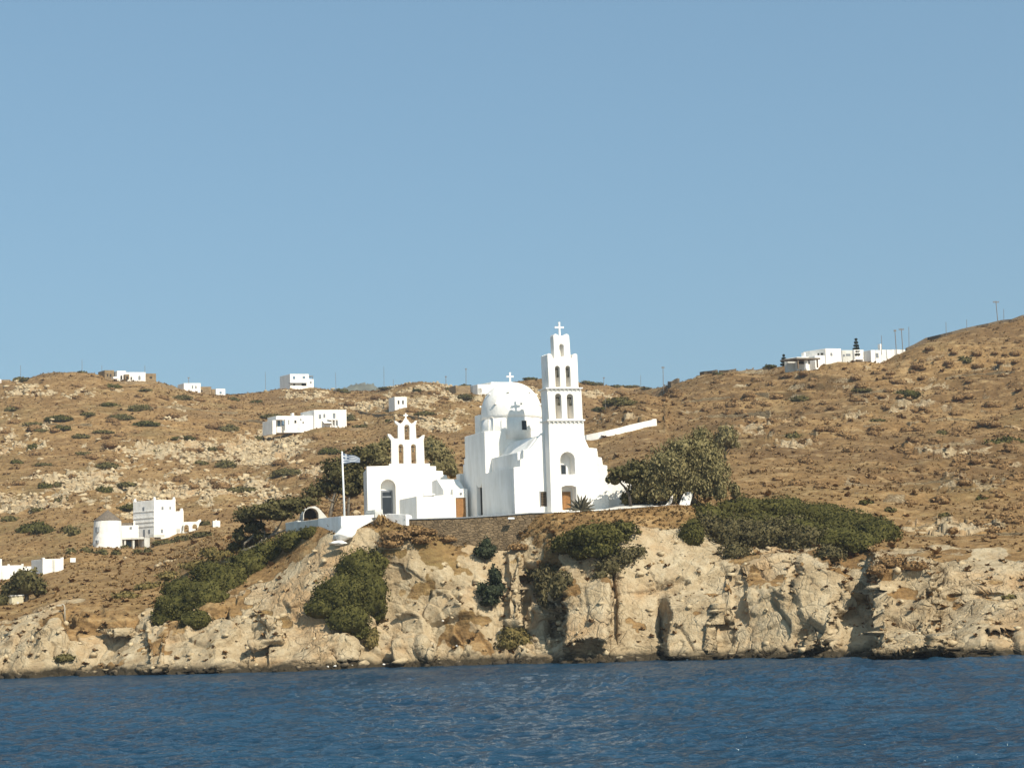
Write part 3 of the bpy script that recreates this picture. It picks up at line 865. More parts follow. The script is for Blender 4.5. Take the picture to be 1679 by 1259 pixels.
def crown_mesh(name, blobs, leaf, mat, seed=0, dens=1.0, core=0.8, lump=0.3, droop=0.0, floor=None, upright=0.0, long=1.5):
    """blobs: (centre, (rx, ry, rz)). Many small leaf clumps through the outer volume of lumpy masses."""
    g = np.random.default_rng(seed + 1)
    Vq, tint_q, Vt, Ft, tint_t = [], [], [], [], []
    C = np.array([tuple(c) for c, _ in blobs]); Rr = np.array([r_ for _, r_ in blobs], float)
    base = 0
    for k in range(len(blobs)):
        c, r_ = C[k], Rr[k]
        area = 4 * math.pi * ((r_[0] * r_[1]) ** 1.6 + (r_[0] * r_[2]) ** 1.6 + (r_[1] * r_[2]) ** 1.6) ** (1 / 1.6) / 3 ** (1 / 1.6)
        n = int(np.clip(dens * 1.5 * area / leaf ** 2, 40, 9000))
        d = g.standard_normal((n, 3)); d /= np.linalg.norm(d, axis=1, keepdims=True)
        keep = d[:, 2] > -0.55
        d = d[keep]; n = len(d)
        freq = 2.6
        wob = 1 + lump * fbm(d * freq + seed * 3.1 + k * 7.7, 3, 60)
        rad = wob * (1.04 - 0.30 * g.random(n) ** 1.5)
        pos = c + d * r_ * rad[:, None]
        if droop: pos[:, 2] -= droop * g.random(n) * r_[2]
        ok = np.ones(n, bool)
        for j in range(len(blobs)):
            if j == k: continue
            q = np.linalg.norm((pos - C[j]) / Rr[j], axis=1)
            ok &= q > 0.72
        if floor is not None: ok &= pos[:, 2] > floor
        pos, d = pos[ok], d[ok]; n = len(pos)
        nor = d / r_ * r_.mean() + 0.75 * g.standard_normal((n, 3)); nor /= np.linalg.norm(nor, axis=1, keepdims=True)
        t = g.standard_normal((n, 3)); t[:, 2] += upright * 3
        t -= nor * (t * nor).sum(1)[:, None]; t /= np.linalg.norm(t, axis=1, keepdims=True) + 1e-6
        b_ = np.cross(nor, t)
        sz = leaf * (0.45 + 0.75 * g.random(n))[:, None]
        q = np.stack([pos - t * sz * long * 0.5, pos - b_ * sz * 0.5 + nor * sz * 0.12, pos + t * sz * long * 0.5, pos + b_ * sz * 0.5 + nor * sz * 0.12], 1)
        Vq.append(q.reshape(-1, 3)); tint_q.append(g.random(n))
        if core:
            v, f = ico(2 if max(r_) < 2.5 else 3)
            w = 1 + lump * fbm(v * freq + seed * 3.1 + k * 7.7, 3, 60) + 0.10 * g.standard_normal(len(v))
            vv = c + v * r_ * (core * w)[:, None]
            Vt.append(vv); Ft.append(f + base); base += len(v); tint_t.append(g.random(len(f)) * 0.8)
    Vq = np.concatenate(Vq); nq = len(Vq) // 4
    quads_ = np.arange(nq * 4).reshape(-1, 4)
    V = Vq; tris_ = None; tint = np.concatenate(tint_q)
    if core:
        V = np.concatenate([Vq] + Vt); tris_ = np.concatenate(Ft) + nq * 4; tint = np.concatenate([tint] + tint_t)
    return V, quads_, tris_, tint


def crown(name, blobs, leaf, mat, parent=None, origin=None, **kw):
    V, q, t, tint = crown_mesh(name, blobs, leaf, mat, **kw)
    org = np.array(origin if origin is not None else (ROOT[parent.name] if parent is not None else (0, 0, 0)))
    me = np_mesh(name, V - org, q, t, mat)
    a = me.attributes.new('tint', 'FLOAT', 'FACE')
    a.data.foreach_set('value', np.resize(tint, len(me.polygons)).astype(np.float32))
    o = link(bpy.data.objects.new(name, me), parent)
    if origin is not None: o.location = origin
    return o


def px_blobs(lst, Y=None, back=0.0, flat_=0.75):
    """(px, py, half-width px, half-height px) -> world blobs lying on the ground seen there (or at depth Y)"""
    out = []
    for px, py, rx, ry in lst:
        if Y is None:
            c = hit(px, py); c = at(px, py, c.y - 0.35 * max(rx, ry) * c.y / F_PX)
        else: c = at(px, py, Y)
        s_ = c.y / F_PX
        out.append((c, (rx * s_, max(rx, ry) * s_ * flat_, ry * s_)))
    return out


def shrub(name, label, cat, lst, mat, leaf=0.3, group=None, Y=None, seed=0, **kw):
    b = px_blobs(lst, Y)
    c = b[0][0]
    org = Vector((c.x, c.y, min(q[0].z - q[1][2] * 0.5 for q in b)))
    o = crown(name, b, leaf, mat, None, org, seed=seed, **kw)
    return tag(o, label, cat, group)


def limbs(mb, paths):
    for pts, r0, r1 in paths:
        n = len(pts)
        mb.tube(pts, [r0 + (r1 - r0) * k / (n - 1) for k in range(n)], 7)


def tree(name, label, cat, Y, base, crowns, trunks, mat, bark, leaf=0.3, seed=0, group=None, **kw):
    """crowns and trunks in photo pixels at the tree's own depth Y; trunk points may carry their own depth offset"""
    root = empty(name, at(base[0], base[1], Y), label, cat, group)
    g = random.Random(seed)
    bl = []
    for px, py, rx, ry in crowns:
        Yk = Y + g.uniform(-1, 1) * rx * Y / F_PX * 0.5
        c = at(px, py, Yk); s_ = Yk / F_PX
        bl.append((c, (rx * s_, max(rx, ry) * s_ * 0.85, ry * s_)))
    crown('crown', bl, leaf, mat, root, seed=seed, **kw)
    mb = MB()
    limbs(mb, [([at(x, y, Y + (k - 1) * 0.2) for k, (x, y) in enumerate(pts)], r0, r1) for pts, r0, r1 in trunks])
    mb.build('trunk', bark, root, smooth_shade=True)
    return root


# ------------------------------------------------------------------ the big church
KT = 'thing'
ch = Frame(842, 838, 212, 13, (-0.42, 0.907))
zb = ch.z - 2.5
church = empty('church', (ch.O.x, ch.O.y, ch.z), 'large whitewashed church with a round dome and a tall bell tower', 'church')


def pane(fr, parent, name, x0, x1, top, bot, y, mat, th=0.06, arch=False):
    mb = MB(); o = fr.arch(x0, x1, top, bot, y) if arch else fr.rect(x0, x1, top, bot, y)
    mb.slab(fr, o, y - th, y + th)
    return mb.build(name, mat, parent)


FAC = [(847, 843), (842, 766), (853, 765), (853, 753), (858, 752), (858, 737), (868, 737), (890, 709), (957, 714), (966, 734), (979, 735), (981, 749), (987, 750), (989, 762), (996, 763), (998, 800), (1000, 833)]
loc = ch.L(FAC)
X0 = loc[1][0]; XW = loc[14][0]
out = [(X0, zb)] + loc[1:15] + [(XW, zb)]
mb = MB()
mb.slab(ch, out, 0, 0.7, [ch.rect(886.7, 897.8, 806, 830)])
mb.build('facade_wall', M['white'], church, 0.07)
z1 = loc[1][1]; z2 = loc[4][1]; z3 = loc[5][1]; z4 = loc[7][1]
mb = MB()
W2 = XW - 0.85
mid = (X0 + XW) / 2
mb.slab(ch, [(X0 + 0.85, z1 - 0.4), (W2, z1 - 0.4), (W2, z3 - 0.25), (W2 - 1.0, z3 - 0.2), (mid + 2.6, z4 - 0.35), (mid - 2.6, z4 - 0.35), (X0 + 1.85, z3 - 0.2), (X0 + 0.85, z3 - 0.25)], 0.7, 9.3)
mb.build('nave', M['white'], church, 0.08)
# lower body: the long west wall with its tall arched opening, and the mass behind it
sd = ch.side(X0)
TY0, TY1 = 8.7, 15.3
mb = MB()
ah = sd.arch(782.5, 791.5, 799, 845, 0.0)
ya, yb = min(p[0] for p in ah), max(p[0] for p in ah)
if yb - ya < 0.9: ah = sd.arch(781, 792, 799, 845, 0.0)
ah = [(x, max(z, ch.z - 0.3)) for x, z in ah]
mb.slab(sd, [(0.7, zb), (TY1, zb), (TY1, z1), (0.7, z1)], 0.0, 0.6, [ah])
mb.box(ch, X0 + 0.6, XW, 0.7, TY1, zb, z1)
mb.build('side_wall', M['white'], church, 0.06)
mb = MB(); mb.slab(sd, [(x, z) for x, z in ah], 0.5, 0.59)
mb.build('arched_door', M['opening'], church)
# transept
xl, zt = ch.loc(794, 707, TY0)
mb = MB()
zt2 = ch.loc(758, 715, TY1)[1]
mb.box(ch, X0 + 0.02, XW - 0.02, TY0, TY1, z1 - 0.1, zt)
mb.build('transept', M['white'], church, 0.08)
mb = MB()
mb.box(ch, X0 + 0.5, XW - 1, TY1 - 0.3, TY1 + 1.6, zb, ch.loc(753, 752, TY1 + 1.6)[1])
mb.box(ch, X0 + 0.9, XW - 1.4, TY1 + 1.5, TY1 + 3.0, zb, ch.loc(747, 762, TY1 + 3.0)[1])
mb.box(ch, X0 + 0.4, XW - 1.8, TY1 + 2.9, TY1 + 4.2, zb, ch.loc(741, 778, TY1 + 4.2)[1])
mb.build('apse', M['white'], church, 0.08)
# drum and dome
YD = 224.5
dc = at(839, 690, YD); sD = YD / F_PX
zs = at(839, 677, YD).z; za = at(836, 627, YD).z; RD = 50.0 * sD
mb = MB(); mb.lathe((dc.x, dc.y), [(RD, zt - 1.0), (RD, zs - 1.0)], 56)
drum = mb.build('drum', M['white'], church, 0, True)
mb = MB(); prof = [(RD, zs - 1.0), (RD, zs - 0.5)]
for k in range(15):
    u = k / 14 * math.pi / 2
    prof.append((max(RD * math.cos(u) ** 0.97 * 1.0, 0.03), zs + (za - zs) * math.sin(u)))
mb.lathe((dc.x, dc.y), prof, 56)
dome = mb.build('dome', M['white'], church, 0, True)
g = random.Random(4)
for k in range(14):
    mb = MB(); a = 2 * math.pi * (k + 0.3) / 14
    u = 0.22 if k % 2 else 0.62
    rr = RD * math.cos(u)
    f2 = Frame.__new__(Frame); f2.O = Vector((dc.x + rr * math.cos(a), dc.y + rr * math.sin(a))); f2.z = 0
    f2.ex = Vector((-math.sin(a), math.cos(a))); f2.ey = Vector((math.cos(a), math.sin(a)))
    z_ = zs + (za - zs) * math.sin(u)
    mb.box(f2, -0.14, 0.14, -0.2, 0.3, z_ - 0.08, z_ + 0.1)
    mb.build('step_stone', M['white'], dome)


def cross(fr, parent, px, top, bot, arm_y, half, y=0.0, w=1.3, trefoil=True):
    mb = MB()
    xc, zt_ = fr.loc(px, top, y); _, zb_ = fr.loc(px, bot, y); _, za_ = fr.loc(px, arm_y, y)
    xa, _ = fr.loc(px - half, arm_y, y); xb, _ = fr.loc(px + half, arm_y, y)
    hw = abs(fr.loc(px + w, top, y)[0] - xc)
    d = hw * 0.9
    mb.slab(fr, [(xc - hw, zb_ - 0.25), (xc + hw, zb_ - 0.25), (xc + hw * 0.9, za_ - hw), (xb - hw, za_ - hw * 0.8), (xb - hw * 0.3, za_ - hw * 1.3), (xb + hw * 0.3, za_), (xb - hw * 0.3, za_ + hw * 1.3), (xb - hw, za_ + hw * 0.8),
                 (xc + hw * 0.9, za_ + hw), (xc + hw * 0.9, zt_ - hw * 1.4), (xc + hw * 1.4, zt_ - hw * 0.7), (xc, zt_), (xc - hw * 1.4, zt_ - hw * 0.7), (xc - hw * 0.9, zt_ - hw * 1.4), (xc - hw * 0.9, za_ + hw),
                 (xa + hw, za_ + hw * 0.8), (xa + hw * 0.3, za_ + hw * 1.3), (xa - hw * 0.3, za_), (xa + hw * 0.3, za_ - hw * 1.3), (xa + hw, za_ - hw * 0.8), (xc - hw * 0.9, za_ - hw)], y - d, y + d)
    return mb.build('cross', M['white'], parent)


fd = Frame(839, 690, YD, 13)
cross(fd, dome, 836, 610.5, 629, 617.5, 5.6)
# windows of the drum: one dark, two blind
def drum_panel(px, top, bot, half, name, mat, parent, proud=0.06, arch=False):
    a, _ = ray(px, 690)
    # angle on the drum whose outer point lies on that line of sight
    best = min((abs((dc.x + RD * math.cos(u)) - a * (dc.y + RD * math.sin(u))), u) for u in np.linspace(-math.pi, 0, 721))[1]
    f2 = Frame.__new__(Frame)
    nx, ny = math.cos(best), math.sin(best)
    f2.O = Vector((dc.x + RD * nx, dc.y + RD * ny)); f2.z = 0
    f2.ex = Vector((-ny, nx)); f2.ey = Vector((-nx, -ny))
    zt_ = H + ray(px, top)[1] * f2.O.y; zb_ = H + ray(px, bot)[1] * f2.O.y
    mb = MB()
    if arch:
        n = 8
        o = [(-half, zb_), (half, zb_)] + [(half * math.cos(math.pi * k / n), zt_ - half + half * math.sin(math.pi * k / n)) for k in range(n + 1)]
        i = [(-half * 0.72, zb_ + 0.01), (half * 0.72, zb_ + 0.01)] + [(half * 0.72 * math.cos(math.pi * k / n), zt_ - half + half * 0.72 * math.sin(math.pi * k / n)) for k in range(n + 1)]
        i = [(x, z + 0.12) for x, z in i]
        mb.slab(f2, o, -proud, 0.3, [i])
    else:
        mb.slab(f2, [(-half, zb_), (half, zb_), (half, zt_), (-half, zt_)], -proud, 0.3)
    return mb.build(name, mat, parent), f2, zt_, zb_


w_, f2, zt_, zb_ = drum_panel(859, 689, 705.5, 0.42, 'window', M['white'], drum, 0.08)
mb = MB(); mb.slab(f2, [(-0.34, zb_ + 0.06), (0.34, zb_ + 0.06), (0.34, zt_ - 0.05), (-0.34, zt_ - 0.05)], -0.10, -0.085); mb.build('pane', M['glass'], drum)
drum_panel(828, 683, 712, 0.5, 'blind_arch', M['white'], drum, 0.05, True)
drum_panel(871, 684, 704, 0.45, 'blind_arch', M['white'], drum, 0.05, True)
drum_panel(805, 683, 712, 0.5, 'blind_arch', M['white'], drum, 0.05, True)
# small gabled block on the drum's shaded side
fb = Frame(789, 708, YD, 13, (-0.42, 0.907))
mb = MB(); xa, z_t = fb.loc(785, 680, 0); xb, _ = fb.loc(796, 680, 0)
mb.box(fb, xa, xb, 0.0, 1.4, zt - 0.6, z_t); mb.build('buttress', M['white'], drum, 0.05)

# bell tower
TB = -1.3                       # front of the tower, ahead of the facade
TD = 0.62                       # its back
tower = MB()
base = ch.L([(899, 690), (957.5, 688.5)], TB)
zc1 = ch.loc(928, 689, TB)[1]
xl0, xr0 = ch.loc(904.5, 835, TB)[0], ch.loc(966, 834, TB)[0]
xl1, xr1 = base[0][0], base[1][0]
niche = ch.arch(919.8, 943.2, 741, 777.5, TB, 14)
door_h = ch.rect(920.8, 944.5, 796, 836, TB)
door_h = [(door_h[0][0], ch.z - 0.05), (door_h[1][0], ch.z - 0.05)] + [(door_h[1][0], door_h[2][1] - 0.2), ((door_h[0][0] + door_h[1][0]) / 2 + 0.4, door_h[2][1]), ((door_h[0][0] + door_h[1][0]) / 2 - 0.4, door_h[2][1]), (door_h[0][0], door_h[2][1] - 0.2)]
tower.slab(ch, [(min(xl0, xl1) - 0.0, zb), (xr0, zb), (xr0, ch.loc(964, 745, TB)[1]), (xr1, ch.loc(957.5, 712, TB)[1]), (xr1, zc1), (xl1, zc1)], TB, -0.003, [niche, door_h])
tower.box(ch, xl1, xr1, 0.003, TD, loc[7][1] - 0.6, zc1)
tow = tower.build('bell_tower', M['white'], church, 0.06)
pane(ch, church, 'window', 919.6, 927.9, 761.5, 778, -0.06, M['grey_frame'], 0.03)
pane(ch, church, 'pane', 920.6, 926.9, 763, 777, -0.10, M['glass'], 0.008)
dr = pane(ch, church, 'door', 921.7, 935.2, 806, 836.5, -0.06, M['wood'], 0.05)
for k in (0, 1):
    pane(ch, dr, 'door_panel', 923.3 + k * 5.9, 927.9 + k * 5.9, 809, 833, -0.125, M['wood'], 0.012)
# barred window beside the tower
wn = pane(ch, church, 'window', 886.6, 897.9, 805.9, 830.1, 0.28, M['opening'], 0.05)
mb = MB()
for k in range(5):
    xa, z0_ = ch.loc(887.4 + k * 2.4, 830, 0.12); _, z1_ = ch.loc(887.4 + k * 2.4, 806, 0.12)
    mb.box(ch, xa - 0.03, xa + 0.03, 0.10, 0.14, z0_, z1_)
for k in range(6):
    xa, z0_ = ch.loc(886.7, 808 + k * 4.2, 0.12); xb, _ = ch.loc(897.8, 808 + k * 4.2, 0.12)
    mb.box(ch, xa, xb, 0.085, 0.099, z0_ - 0.03, z0_ + 0.03)
mb.build('window_grille', M['lattice'], church)
mb = MB(); mb.slab(ch, ch.rect(884.6, 886.2, 805, 831, -0.03), -0.06, -0.004); mb.build('shutter', M['grey_frame'], church)


def cornice(px0, px1, top, bot, dent=None):
    mb = MB()
    xa, z_t = ch.loc(px0, top, TB - 0.2); xb, _ = ch.loc(px1, top, TB - 0.2); _, z_b = ch.loc((px0 + px1) / 2, bot, TB - 0.2); z_t = ch.loc((px0 + px1) / 2, top, TB - 0.2)[1]
    mb.box(ch, xa, xb, TB - 0.25, TD + 0.2, z_b, z_t)
    o = mb.build('cornice', M['white'], tow, 0.03)
    if dent:
        n = 9
        mb = MB()
        for k in range(n):
            xc = xa + 0.3 + (xb - xa - 0.6) * k / (n - 1)
            mb.slab(ch, [(xc - 0.17, z_b - 0.004), (xc, z_b - dent), (xc + 0.17, z_b - 0.004)], TB - 0.16, TB - 0.003)
        mb.build('dentil_row', M['white'], tow)
    return z_b, z_t


c1b, c1t = cornice(897.2, 959.5, 687.6, 690.2, 0.26)
c2b, c2t = cornice(894.6, 955.5, 635.3, 637.4, 0.18)


def stage(l0, r0, l1, r1, yb_, yt_, holes, y0, y1, name, merl=None, zb_=None):
    a = ch.loc(l0, yb_, y0); b = ch.loc(r0, yb_, y0); c = ch.loc(r1, yt_, y0); d = ch.loc(l1, yt_, y0)
    zt_ = (c[1] + d[1]) / 2
    zlo = zb_ if zb_ is not None else min(a[1], b[1])
    top = [(c[0], zt_), (d[0], zt_)]
    if merl: top = merl(c[0], d[0], zt_)
    mb = MB(); mb.slab(ch, [(a[0], zlo), (b[0], zlo)] + top, y0, y1, holes)
    return mb.build(name, M['white'], tow, 0.05), zt_


h2 = [ch.arch(911.5, 921.6, 645, 686.5, TB), ch.arch(930.6, 941, 645.6, 686.5, TB)]
stage(900.3, 955.6, 897, 953.2, 688, 638, h2, TB, TD, 'lower_belfry', None, c1t - 0.002)


def merlons(xr, xl, z):
    w = xr - xl; m = w * 0.155
    h = 0.62
    return [(xr, z), (xr, z + h * 0.75), (xr - m * 0.3, z + h), (xr - m * 0.75, z + h * 0.9), (xr - m, z + h * 0.55), (xr - m * 1.15, z + 0.02), (xl + m * 1.15, z + 0.02), (xl + m, z + h * 0.55), (xl + m * 0.75, z + h * 0.9), (xl + m * 0.3, z + h), (xl, z + h * 0.75), (xl, z)]


h3 = [ch.arch(911, 919, 599.5, 634.5, TB), ch.arch(928.3, 936.2, 599.5, 634.5, TB)]
st3, z3t = stage(900.2, 948.6, 897.9, 946.6, 635.5, 587.5, h3, TB, TD, 'upper_belfry', merlons, c2t - 0.002)
# merlons on the shaded side and back of the tower
xl3 = ch.loc(897.9, 587.5, TB)[0]; xr3 = ch.loc(946.6, 587.5, TB)[0]
mb = MB(); sf = ch.side(xl3)
for y_ in (TB + 0.85, TD - 0.45):
    mb = MB()
    mb.slab(sf, [(y_, z3t - 0.1), (y_ + 0.42, z3t - 0.1), (y_ + 0.42, z3t + 0.42), (y_ + 0.3, z3t + 0.58), (y_ + 0.12, z3t + 0.58), (y_, z3t + 0.42)], 0.004, 0.5)
    mb.build('merlon', M['white'], tow, 0.05)
mb = MB()
mb.slab(ch, [(xr3 - 0.7, z3t - 0.1), (xr3 - 0.004, z3t - 0.1), (xr3 - 0.004, z3t + 0.45), (xr3 - 0.35, z3t + 0.6), (xr3 - 0.7, z3t + 0.4)], TD - 0.45, TD - 0.004)
mb.build('merlon', M['white'], tow, 0.05)
for hl in h2 + h3:
    mb = MB(); mb.slab(ch, [(x * 1.0, z + (0.02 if k < 2 else 0)) for k, (x, z) in enumerate(hl)], TD - 0.4, TD - 0.05); mb.build('back_wall', M['white'], tow)
mb = MB(); mb.slab(sf, [(TB + 0.75, c2t + 0.9), (TB + 1.15, c2t + 0.9), (TB + 1.15, c2t + 2.4), (TB + 0.95, c2t + 2.6), (TB + 0.75, c2t + 2.4)], -0.05, -0.004); mb.build('blind_arch', M['white'], tow)


def ears(xr, xl, z):
    w = xr - xl; m = w * 0.27; h = 0.30
    return [(xr, z), (xr - m * 0.2, z + h * 0.8), (xr - m * 0.6, z + h), (xr - m, z + h * 0.7), (xr - m * 1.2, z + 0.05), (xl + m * 1.2, z + 0.05), (xl + m, z + h * 0.7), (xl + m * 0.6, z + h), (xl + m * 0.2, z + h * 0.8), (xl, z)]


T4 = TB + 0.35
h4 = [ch.arch(917.8, 924.9, 564, 584.5, T4)]
st4, z4t = stage(909.2, 936, 907.2, 933.4, 588.5, 551.2, h4, T4, T4 + 0.95, 'top_belfry', ears, z3t - 0.05)
mb = MB(); mb.slab(ch, h4[0], T4 + 0.66, T4 + 0.9); mb.build('blind_arch', M['white'], tow)
ct = Frame(916.6, 560, ch.P(ch.loc(916.6, 560, T4 + 0.4)[0], T4 + 0.4, 0).y, 13)
cross(ct, tow, 916.8, 528, 551, 537, 7.2, 0.0, 1.35)


def bell(fr, parent, px, top, bot, y, half=2.6):
    xc, zt_ = fr.loc(px, top, y); _, zb_ = fr.loc(px, bot, y)
    r_ = abs(fr.loc(px + half, top, y)[0] - xc)
    p = fr.P(xc, y, 0); h_ = zt_ - zb_
    mb = MB(); mb.lathe((p.x, p.y), [(0.02, zt_), (r_ * 0.35, zt_ - 0.06 * h_), (r_ * 0.55, zt_ - 0.2 * h_), (r_ * 0.65, zt_ - 0.6 * h_), (r_, zb_)], 14)
    o = mb.build('bell', M['bronze'], parent, 0, True)
    mb = MB(); xa = xc - r_ * 1.8; xb = xc + r_ * 1.8
    mb.box(fr, xa, xb, y - 0.05, y + 0.05, zt_ - 0.02, zt_ + 0.1); mb.build('bell_beam', M['dark_bark'], parent)
    return o


for px, t_, b_ in ((914.8, 606, 618.5), (932, 606, 618.5), (916, 652.5, 664.5), (935.2, 653, 665)):
    bell(ch, tow, px, t_, b_, TB + 0.55)
# low side wing with a vaulted roof at the sheltered end of the facade
mb = MB(); cw = ch.L([(998, 830), (1031, 828)], 1.2)
xw1 = ch.loc(1034, 820, 1.2)[0]; zw_t = ch.loc(1012, 784, 1.2)[1]; zw_s = ch.loc(1031, 803, 1.2)[1]
n = 9; arc = [(xw1 - (xw1 - XW) * 0.55 * (1 - math.cos(math.pi / 2 * k / n)), zw_s + (zw_t - zw_s) * math.sin(math.pi / 2 * k / n)) for k in range(n + 1)]
mb.slab(ch, [(XW + 0.003, zb), (xw1, zb)] + arc + [(XW + 0.003, zw_t)], 1.2, 9.0)
mb.build('side_wing', M['white'], church, 0.08)
mb = MB(); xa = ch.loc(1029, 815, 3.5)[0]; xb = ch.loc(1052, 815, 3.5)[0]
mb.box(ch, xa, xb, 3.5, 8, zb, ch.loc(1040, 786, 3.5)[1]); mb.build('side_wing', M['white'], church, 0.08)

# ------------------------------------------------------------------ small chapel
cp = Frame(601, 840, 230, 8, (-0.16, 0.987))
zbc = cp.z - 2.0
chapel = empty('chapel', (cp.O.x, cp.O.y, cp.z), 'small whitewashed chapel with a three-arched bell gable and stepped roofline', 'chapel')
CH = [(601, 764.4), (630, 763.6), (638, 763.4), (638, 760), (705, 759.6), (705, 764), (715, 764), (715, 771.6), (726, 772), (726.6, 778), (732.6, 778.8), (733.4, 784), (743, 786.6)]
lc = cp.L(CH)
mb = MB()
mb.slab(cp, [(lc[0][0], zbc)] + [(lc[-1][0], zbc)] + lc[::-1], 0, 1.15, [cp.arch(625, 649.3, 786, 843.5, 0, 14)])
mb.build('facade_wall', M['white'], chapel, 0.06)
mb = MB()
mb.slab(cp, [(lc[0][0], zbc), (lc[-1][0] - 0.3, zbc), (lc[-1][0] - 0.3, lc[-1][1] - 0.3), (lc[8][0] - 0.3, lc[8][1] - 0.35), (lc[5][0], lc[5][1] - 0.3), (lc[0][0], lc[0][1] - 0.3)], 1.152, 6.3)
mb.build('nave', M['white'], chapel, 0.06)
gd = pane(cp, chapel, 'glazed_door', 624.5, 643.6, 803.8, 844, 1.09, M['grey_frame'], 0.05)
pane(cp, gd, 'pane', 627, 641.5, 806.5, 813, 1.03, M['glass'], 0.008)
pane(cp, gd, 'pane', 627, 641.5, 815.5, 842, 1.03, M['glass'], 0.008)
# bell gable: two tiers with curled horns
GT = 0.95
yA = 0.05
lo = [(642, 760.2), (641.6, 722), (636.4, 714.5), (635.8, 711), (640.5, 712.2), (644, 716), (647, 718.8), (652.8, 718.6), (652.6, 697), (648.4, 693.5), (646.7, 689.5), (650.5, 690.6), (653.5, 693), (657, 694.4), (660.5, 691.5), (663.2, 686), (665.6, 684), (667.5, 687), (671, 691.4), (674.4, 694.4), (677.5, 693), (680, 690.2), (684, 689.4), (682.4, 693.6), (681.4, 697), (682.6, 718.8), (686, 718.4), (689.5, 716), (692.6, 713.4), (696.4, 712.6), (695.6, 718), (694.8, 722), (696.2, 760.2)]
hol = [cp.arch(663.4, 671.9, 695.8, 721, yA), cp.arch(654.1, 662.2, 727.8, 760.0, yA), cp.arch(674.5, 683, 727.8, 760.0, yA)]
mb = MB(); mb.slab(cp, cp.L(lo, yA), yA, yA + GT, hol)
gab = mb.build('bell_gable', M['white'], chapel, 0.05)
cross(cp, gab, 665.2, 677.3, 685.5, 681, 3.6, yA + 0.45, 1.15)
for px, t_, b_ in ((656.6, 733, 741), (677, 733, 741), (666, 701.5, 708)):
    bell(cp, gab, px, t_, b_, yA + 0.5, 1.7)

# ------------------------------------------------------------------ annexe between chapel and church
an = Frame(766, 846, 224, 13, (-0.42, 0.907))
annex = empty('annex', (an.O.x, an.O.y, an.z), 'low whitewashed annexe with a brown wooden door joining chapel and church', 'building')
zba = an.z - 2
mb = MB()
xa, z_t = an.loc(742, 801.5); xb, _ = an.loc(766.3, 801)
mb.slab(an, [(xa, zba), (xb, zba), (xb, z_t), (xa, z_t)], 0, 0.5, [[(x, max(z, an.z - 0.4)) for x, z in an.rect(747.3, 763.9, 815.8, 850)]])
xc, z_c = an.loc(683, 813.5); xd, z_d = an.loc(742, 811)
mb.slab(an, [(xc, zba), (xa - 0.003, zba), (xa - 0.003, z_d), (xc, z_c)], 0.02, 6.3)
mb.box(an, xa, xb, 0.502, 2.4, zba, z_t - 0.05)
o = mb.build('wall', M['white'], annex, 0.05)
mb = MB()     # lean-to roof rising to the chapel
zr_ = an.loc(750, 785.5, 2.6)[1]
ars = an.side(xa - 1.0)
mb.slab(ars, [(0.51, zba), (4.5, zba), (4.5, zr_ - 0.1), (2.7, zr_), (0.51, z_t - 0.12)], 0, xb - xa + 0.9)
mb.build('roof', M['white'], annex)
d_ = pane(an, annex, 'door', 747.3, 763.9, 815.8, 850, 0.18, M['wood'], 0.05)
for k in range(2):
    for j in range(2):
        pane(an, d_, 'door_panel', 749 + k * 7, 755 + k * 7, 818.5 + j * 13, 829 + j * 14, 0.115, M['wood'], 0.012)
pane(an, annex, 'door_sign', 754, 757.2, 807.5, 810.5, -0.06, M['grey_frame'], 0.05)  # small dark sign above the door
mb = MB(); xa, z0_ = an.loc(694, 811.2, -0.12); xb, _ = an.loc(713, 808.5, -0.12); mb.box(an, xa, xb, -0.22, 0.015, z0_ - 0.02, z0_ + 0.14); mb.build('ledge', M['white'], annex)

# ------------------------------------------------------------------ church terrace: walls, parapets, kerb, flag
rw = Frame(667, 851, 209.2, 2)
mb = MB()
top = [(663, 852), (700, 851), (760, 849.2), (820, 845.6), (870, 841.8), (905, 841), (965, 838.6)]
bot = [(966, 845), (940, 860), (915, 880), (870, 897), (820, 902), (760, 902), (700, 897), (663, 884)]
rwb = rw.L(top + bot); mb.slab(rw, rwb, 0, 1.2)
o = mb.build('retaining_wall', M['bank_stone'], None, 0.05, origin=rw.P(5, 0, rw.z - 3))
tag(o, 'rough brown stone retaining wall holding up the terrace below church and chapel', 'wall', None, KT)
mb = MB(); top = top[:-1]; cap = [(x, y - 1.6) for x, y in top]
mb.slab(rw, rw.L(top[::-1] + cap), -0.12, 1.25)
o = mb.build('wall_coping', M['shade_grey_cap'], None, 0, origin=rw.P(5, 0, rw.z))
tag(o, 'thin coping along the top of the brown retaining wall, its shade painted in as grey', 'coping', None, KT)
mb = MB()
k0 = [(874, 841.5), (930, 838.6), (990, 834.5), (1050, 830.4), (1118, 826.6)]
kf = Frame(905, 840, 210.3, 4)
kl = kf.L(k0)
mb.slab(kf, kl + [(x, z - 0.42) for x, z in kl[::-1]], 0, 0.5)
o = mb.build('terrace_kerb', M['white'], None, 0.03, origin=kf.P(4, 0, kf.z))
tag(o, 'thin white kerb edging the terrace in front of the church door', 'kerb', None, KT)
